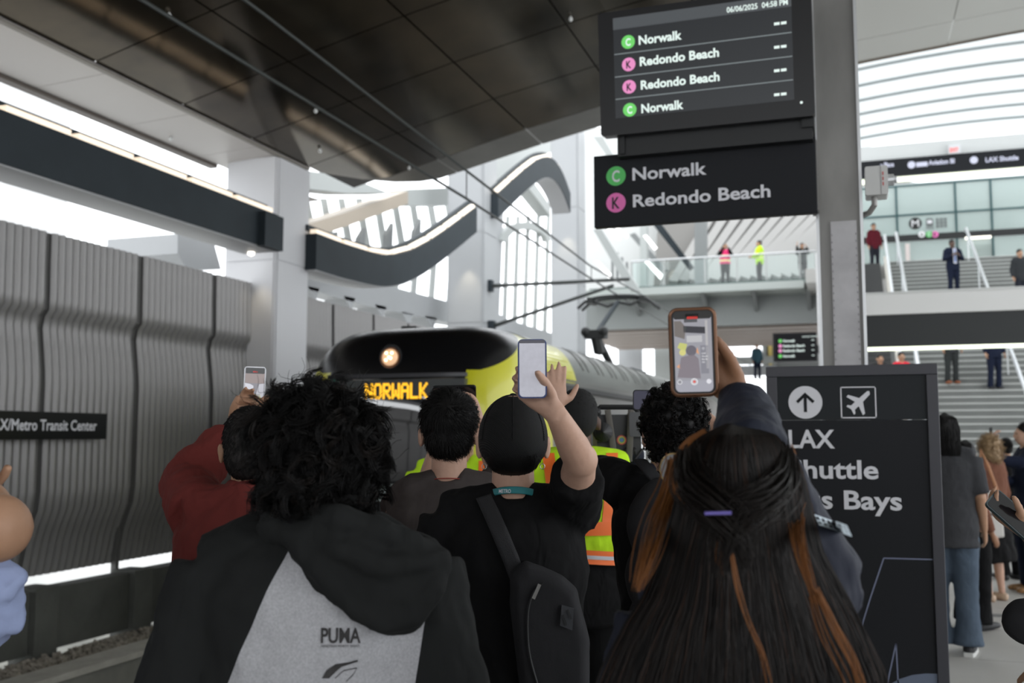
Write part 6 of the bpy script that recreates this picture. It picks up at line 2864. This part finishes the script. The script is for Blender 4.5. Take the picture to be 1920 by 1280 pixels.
hbG = G.hairbase(mat('black_beanie', (.008, .008, .008), .9), [((0, -.015, .035), (.086, .102, .098)), ((0, -.04, -.0), (.082, .080, .085))])
short_strands(G, hbG, M_hblack, 1500, .008, .002, (0, 0, .13), 71)

# H: hi-vis near the train
H_ = Fig('worker in an orange and silver striped safety vest close to the train nose', at(868, 812, 5.1), 0, wide=1.3, fat=1.15)
H_.body(SK['tan'], .014)
vH = H_.shirt('vest', T_yel, 'short', o=.03, zlo=.95, voxel=.014)
vstrip(H_, lambda z: -.12, 1.1, 1.50, .07, T_org, 'orange_strip', vH)
vstrip(H_, lambda z: .12, 1.1, 1.50, .07, T_org, 'orange_strip', vH)
band(H_, 1.30, 1.36, .04, T_silver, 'silver_band')
band(H_, 1.37, 1.42, .04, T_org, 'orange_band')
H_.trousers(T_djean)
H_.shoes(T_shoe)
H_.hairbase(M_hblack, SHORT, .012)

# video camera and its operator
K_ = Fig('camera operator in navy carrying a large video camera, mostly behind the curly haired man', at(1240, 822, 4.9), 0, wide=1.0)
K_.J['ell'] = at(1185, 905, 4.75)
K_.J['wrl'] = at(1192, 838, 4.6)
K_.hands['l'] = dict(fd=-CR * .5 + U_ * .3 + CF * .5, pn=U_, curl=.5, s=1.0)
K_.body(SK['tan'], .012)
K_.shirt('jumper', T_navy, 'long', voxel=.014)
K_.trousers(T_djean)
K_.shoes(T_shoe)
K_.hairbase(M_hblack, SHORT, .012)
vc = thing('video_camera', 'large black shoulder video camera with grey straps between the vest and the curly haired man', 'camera', at(1160, 815, 4.5))
vf = Frame(at(1120, 860, 4.5), CR, U_)
M_cb = mat('camera_black', (.012, .012, .013), .45)
mb = MB()
vf.rbox(mb, .0, .02, .20, .20, -.25, 0, .02)
mb.build('camera_body', M_cb, vc)
mb = MB()
mb.tube([vf.p(.0, .15, -.05), vf.p(-.02, .20, -.05), vf.p(.02, .235, -.05), vf.p(.17, .235, -.05), vf.p(.21, .20, -.05)], .012, 8)
mb.build('handle', M_cb, vc)
mb = MB()
mb.tube([vf.p(.02, .12, .0), vf.p(.02, .12, .06)], .045, 16)
mb.tube([vf.p(.02, .12, .06), vf.p(.02, .12, .075)], .035, 16)
mb.build('viewfinder', M_cb, vc)
mb = MB()
vf.rbox(mb, .14, .10, .24, .21, -.05, .05, .012)
mb.build('side_box', mat('camera_grey', (.05, .05, .055), .4), vc)
mb = MB()
mb.tube([vf.p(-.0, .21, -.3), vf.p(-.0, .21, .02)], .018, 12)
mb.build('microphone', M_cb, vc)
for (a, b) in (((.045, .22), (.075, .0)), ((.15, .22), (.14, -.01))):
    mb = MB()
    mb.tube([vf.p(a[0], a[1], .035), vf.p((a[0] + b[0]) / 2, (a[1] + b[1]) / 2, .045), vf.p(b[0], b[1], .03)], [(.014, .003)] * 3, 8, ref=CR)
    mb.build('strap', mat('grey_strap', (.11, .10, .09), .8), vc)
for k, c in enumerate(((.6, .1, .1), (.7, .5, .1), (.1, .4, .2), (.15, .2, .6))):
    mb = MB()
    mb.disc(vf.p(.11, .085, .004 + k * .002), vf.n, .022 - k * .005, .022 - k * .005, .002, 16)
    mb.build('round_sticker', mat('sticker%d' % k, c, .5), vc)
for k in range(5):
    mb = MB()
    mb.tube([vf.p(.01 + k * .04, .04, .01), vf.p(.03 + k * .035, .0 - .01 * (k % 2), .02), vf.p(.05 + k * .04, .05, .015)], .005, 6)
    mb.build('cable', M_cb, vc)

# grey haired person
GH = Fig('grey haired person in dark clothes just right of the curly haired man', at(1322, 792, 5.2), 0)
GH.body(SK['tan'], .014)
GH.shirt('jacket', T_char, 'long', voxel=.015)
GH.trousers(T_djean)
GH.shoes(T_shoe)
GH.hairbase(M_hgrey, SHORT, .012)

# ============================================================ left edge person
I_ = Fig('person in a light blue shirt at the left edge, only a bent bare arm showing', at(-345, 760, 2.05), 0, wide=1.75, fat=.9, yaw=YAW + .25)
I_.J['shr'] = at(-150, 985, 1.98)
I_.J['elr'] = at(-8, 990, 1.84)
I_.J['wrr'] = at(-115, 872, 1.98)
I_.hands['r'] = dict(fd=U_ * .8 + CR * .1 + CF * .5, pn=-CR * .6 + CF * .3, curl=(.3, .4, .5, .6), thumb=(.9, .2), s=1.0)
I_.body(SK['tan'], .007, dec=.6)
# forearm fullness
sI = I_.shirt('shirt', cloth('light_blue_cotton', (.33, .39, .60), fold=.6), 'none', o=.03, voxel=.01, extra=.06)
mb = MB()
mb.tube([at(*p) for p in ((-120, 1030, 1.95), (-40, 1070, 1.93), (5, 1095, 1.93), (0, 1150, 1.95), (-60, 1190, 1.98))], [.07, .05, .045, .05, .06], 14)
q = mb.build('shirt_tail', MATS['light_blue_cotton'], I_.root, smooth=True)
bake(q, .008, 3, disp=[(.03, .06), (.01, .03)])
I_.trousers(T_djean)
I_.shoes(T_shoe, T_sole)
I_.hairbase(M_hblack, SHORT, .012)
mb = MB()
mb.tube([at(-30, 925, 2.06), at(-4, 902, 2.05), at(8, 890, 2.05), at(15, 876, 2.04)], [.012, .011, .0095, .008], 10)
mb.build('thumb', SK['tan'], I_.root, smooth=True)

# ============================================================ right side people on the platform
Lp = Fig('long haired man in charcoal top and blue jeans, right of the black board', at(1772, 806, 7.5), 0, wide=1.0, fat=1.1, yaw=YAW - .5)
Lp.body(SK['tan'], .012)
Lp.shirt('t_shirt', T_char, 'elbow', o=.025, sl_o=.03, zlo=.78, voxel=.013, extra=.02)
Lp.trousers(T_jean, o=.03, flare=.035)
Lp.shoes(T_shoe, T_sole)
h_ = Lp.hairbase(M_hblack, [((0, -.02, .02), (.092, .108, .105)), ((0, -.05, -.08), (.095, .07, .12)), ((.02, -.06, -.17), (.075, .05, .08))], .01)
longhair(Lp, 900, M_hblack, h_, 81, [(.128, .004, .004, .03), (.09, .085, .085, .11), (0, .11, .11, .13), (-.15, .11, .11, .13), (-.3, .08, .09, .12)], None, cut=-.24, r=.002)
Mp = Fig('woman with long black hair, brown top and black trousers behind the man in jeans', at(1813, 850, 8.4), 0, wide=.85, yaw=YAW - 1.2)
Mp.body(SK['brown'], .014)
Mp.shirt('top', T_brown, 'long', o=.02, voxel=.014)
Mp.trousers(T_black, o=.03, flare=.03)
Mp.shoes(T_shoe)
h_ = Mp.hairbase(M_hblack, [((0, -.02, .02), (.092, .108, .105)), ((0, -.06, -.12), (.09, .06, .16)), ((0, -.09, -.27), (.075, .05, .12))], .012)
longhair(Mp, 900, M_hblack, h_, 82, [(.128, .004, .004, .03), (.09, .085, .085, .11), (0, .11, .11, .13), (-.2, .12, .12, .15), (-.5, .09, .09, .14)], None, cut=-.42, r=.002)
Np = Fig('woman with curly blond hair, brown jacket and black skirt carrying a white tote bag', at(1852, 838, 9.8), 0, wide=1.0, yaw=YAW + .5)
Np.body(SK['light'], .014)
Np.shirt('jacket', T_brown, 'long', o=.03, zlo=.80, voxel=.015)
mb = MB()
mb.tube([Np.L(0, 0, .98), Np.L(0, 0, .7), Np.L(0, 0, .42)], [(.17, .13), (.22, .17), (.25, .2)], 24, ref=Np.R, cap=.05)
q = mb.build('skirt', T_black, Np.root, smooth=True)
bake(q, .014, 3, disp=[(.03, .1)])
Np.shoes(mat('beige_flats', (.5, .36, .26), .5))
h_ = Np.hairbase(M_hblond, [((0, -.02, .02), (.11, .115, .115)), ((0, -.05, -.08), (.11, .08, .11))], .012, disp=[(.03, .05)])
curls(Np, h_, M_hblond, 500, .06, .01, seed=83, r=.003)
tt = thing('tote_bag', 'white canvas tote bag with dark lettering hanging from the blond woman', 'bag', at(1860, 975, 9.4))
tf = Frame(at(1838, 1010, 9.0), CR, U_)
mb = MB()
p_ = [tf.p(0, 0), tf.p(.23, .01), tf.p(.205, .42), tf.p(.04, .44)]
mb.prism(p_, -tf.n * .08)
q = mb.build('bag_body', mat('canvas_white', (.55, .53, .50), .8), tt, smooth=False, bevel=.02)
mb = MB()
tf.text(mb, 'ollib.', .06, .21, .03, .11, .02, .003)
mb.build('lettering', T_djean, tt)
mb = MB()
mb.tube([tf.p(.05, .42, -.04), tf.p(.09, .65, -.12), tf.p(.12, .8, -.18), tf.p(.16, .65, -.12), tf.p(.2, .41, -.04)], [(.015, .004)] * 5, 8, ref=CR)
mb.build('strap', mat('tan_leather', (.35, .15, .06), .5), tt)
Op = Fig('person in black with dark tied hair in front of the stairs', at(1884, 838, 11.2), 0, wide=1.0, yaw=YAW + .2)
Op.body(SK['tan'], .016)
Op.shirt('top', T_black, 'long', voxel=.016)
Op.trousers(T_black)
Op.shoes(T_shoe)
Op.hairbase(M_hblack, SHORT + [((0, -.1, .03), (.04, .05, .04))], .014)
Pp = Fig('woman in a navy suit at the right edge, facing left and taking a photo', at(1921, 812, 10.3), 0, wide=1.0, yaw=YAW + 1.5)
Pp.J['shl'] = at(1916, 868, 10.1)
Pp.J['ell'] = at(1878, 862, 10.1)
Pp.J['wrl'] = at(1864, 834, 10.1)
Pp.hands['l'] = dict(fd=U_, pn=V(1, 0, 0), curl=.6, s=1.05)
Pp.J['shr'] = at(1926, 868, 10.5)
Pp.J['elr'] = at(1900, 905, 10.4)
Pp.J['wrr'] = at(1882, 898, 10.2)
Pp.body(SK['light'], .012)
Pp.shirt('blazer', T_suit, 'long', o=.02, zlo=.82, voxel=.014)
Pp.trousers(T_suit, o=.025, flare=.02)
Pp.shoes(mat('leopard', (.25, .13, .05), .5, noise=(60, .8)))
Pp.hairbase(M_hblack, SHORT, .012)
Pp.eyes()
ph, fr, sc = phone('small phone held up by the woman in the navy suit', at(1859, 815, 10.1), V(1, .2, 0), U_, .075, .15, body=M_black)
# right edge near person
Qp = Fig('person in black top and jeans at the right edge, holding a phone', at(2032, 800, 2.95), 0, wide=1.0, yaw=YAW + 1.3)
Qp.J['shl'] = at(2030, 940, 2.8)
Qp.J['ell'] = at(1990, 1080, 2.7)
Qp.J['wrl'] = at(1935, 1005, 2.65)
Qp.hands['l'] = dict(fd=-CR * .75 + U_ * .5 + CF * .1, pn=U_ * .8 + CR * .5, curl=(.45, .5, .5, .55), thumb=(.5, .4), s=.98)
Qp.body(SK['tan'], .008)
Qp.shirt('top', T_black, 'short', voxel=.012)
Qp.trousers(T_djean, o=.025)
Qp.shoes(T_shoe, T_sole)
Qp.hairbase(M_hblack, SHORT, .012)
ph, fr, sc = phone('dark teal phone held low at the right picture edge', at(1903, 968, 2.62), CR * .2 + U_ * .5 - CF * .9, U_ * .8 - CR * .6, .072, .15, body=mat('teal_case', (.03, .05, .055), .4), screen=mat('phone_off', (.01, .01, .012), .1))
hb_ = MB()
hb_.ell(at(1935, 1165, 2.55), (.075, .05, .062), Matrix((CR, CF, U_)).transposed(), 24, 14)
q = hb_.build('shoulder_bag', M_bag, None, smooth=True)
bake(q, .006, 2, disp=[(.01, .05)])
tag(q, 'rounded black bag at the hip of the right edge person', 'bag')


# ============================================================ people on the stairs
def stz(y):
    k = math.floor((y - ST0) / TR)
    return 0 if k < 0 else min((k + 1), NS) * RI


def onstair(px, py, above=1.64):
    best = None
    for i in range(600):
        d = 20 + i * .03
        p = at(px, py, d)
        e = abs(p.z - stz(p.y) - above)
        if best is None or e < best[0]:
            best = (e, p)
    p = best[1]
    return p, stz(p.y)


def small(label, px, py, top, bottom, skin='tan', yaw=YAW + PI, sl='long', hair=M_hblack, above=1.64, hc=None, z0=None, vest=None, arms=None, shoe=T_shoe, shirtname='jacket', wide=1.0, longh=False, group=None):
    if hc is None:
        hc, z0 = onstair(px, py, above)
        if above != 1.64:
            hc = V(hc.x, hc.y, z0 + 1.64)
    f = Fig(label, hc, z0, yaw=yaw, wide=wide, group=group)
    if arms:
        for k, v in arms.items():
            f.J[k] = f.L(*v)
    f.body(SK[skin], .018)
    f.shirt(shirtname, top, sl, voxel=.02, o=.02, sl_o=.02, zlo=.80)
    if vest:
        f.shirt('vest', vest, 'none', voxel=.018, o=.035, zlo=.86)
        band(f, 1.02, 1.08, .05, mat('band_yellow', (.75, .75, .25), .5), 'reflective_band')
        band(f, 1.22, 1.27, .05, mat('band_yellow', (.75, .75, .25), .5), 'reflective_band')
    f.trousers(bottom, voxel=.02)
    f.shoes(shoe)
    sh = SHORT + ([((0, -.06, -.12), (.085, .06, .15))] if longh else [])
    f.hairbase(hair, sh, .014)
    if abs(yaw - YAW) > 1.2:
        f.eyes()
    return f


def lift(f):
    pass


ARM_CAM = {'ell': (-.26, .10, 1.28), 'wrl': (-.07, .20, 1.58), 'elr': (.26, .10, 1.28), 'wrr': (.07, .20, 1.58)}
ARM_CLAP = {'ell': (-.26, .08, 1.15), 'wrl': (-.10, .25, 1.22), 'elr': (.28, .05, 1.15), 'wrr': (.10, .25, 1.24)}
f = small('man in a dark navy suit with a blue tie standing on the stairs, hands together', 1785, 456, T_suit, T_suit, 'dark', arms=ARM_CLAP, wide=1.12)
mb = MB()
mb.prism([f.L(-.05, .145, 1.46), f.L(-.045, .155, 1.0), f.L(.045, .155, 1.0), f.L(.05, .145, 1.46)], f.F * .01)
mb.build('shirt_front', mat('white_shirt', (.6, .6, .66), .7), f.root)
mb = MB()
mb.prism([f.L(-.012, .158, 1.44), f.L(-.025, .168, 1.05), f.L(.025, .168, 1.05), f.L(.012, .158, 1.44)], f.F * .01)
mb.build('tie', mat('blue_tie', (.08, .16, .42), .6), f.root)
small('man in a burgundy shirt and dark cap coming down the escalator', 1638, 424, cloth('burgundy', (.10, .012, .02)), T_djean, 'tan')
small('man in a charcoal jacket on the stairs at the right edge', 1912, 474, cloth('charcoal_jacket', (.03, .032, .035)), T_djean, 'tan', wide=1.1)
small('walker in dark trousers and brown shoes, upper body hidden by the black beam', 1785, 712, T_char, cloth('grey_trousers', (.03, .033, .033)), 'tan', above=.06, shoe=mat('brown_shoe', (.25, .07, .02), .5))
small('walker in navy trousers on the stairs, below the black beam, farther right', 1866, 726, T_suit, T_suit, 'tan', above=.06)
small('person in red on the escalator just above the black board', 1690, 668, cloth('red_top', (.6, .03, .05)), T_djean, 'tan')
small('person in black on the escalator beside the near steel column', 1650, 672, T_black, T_djean, 'tan')
# people on the footbridge
for lab, px, py, ms, mv, arms, yw, lh, mb_ in (
        ('worker in a pink safety vest photographing from the footbridge', 1359, 462, T_black, T_pinkv, ARM_CAM, YAW + PI, False, T_black),
        ('worker in a yellow safety vest leaning on the footbridge railing', 1423, 456, T_yel, T_yel, {'ell': (-.2, .12, 1.15), 'wrl': (-.1, .3, 1.1), 'elr': (.2, .12, 1.15), 'wrr': (.1, .3, 1.1)}, YAW + PI / 2, False, T_black),
        ('woman in a dark coat and red top on the footbridge, phone raised', 1504, 460, T_black, None, {'ell': (-.24, .10, 1.3), 'wrl': (-.12, .2, 1.55), 'elr': (.26, .12, 1.25), 'wrr': (.28, .2, 1.62)}, YAW + PI, True, T_black)):
    hc = onY(px, py, BY2 + .9)
    small(lab, px, py, ms, mb_, 'tan', yaw=yw, hc=hc, z0=zd, vest=mv, arms=arms, longh=lh, wide=1.1)
hc = onY(1419, 648, FY - 1.2)
f = small('tiny figure in blue and red against the bright opening under the footbridge', 0, 0, cloth('teal_top', (.04, .09, .12)), T_suit, 'tan', hc=hc, z0=hc.z - 1.6)
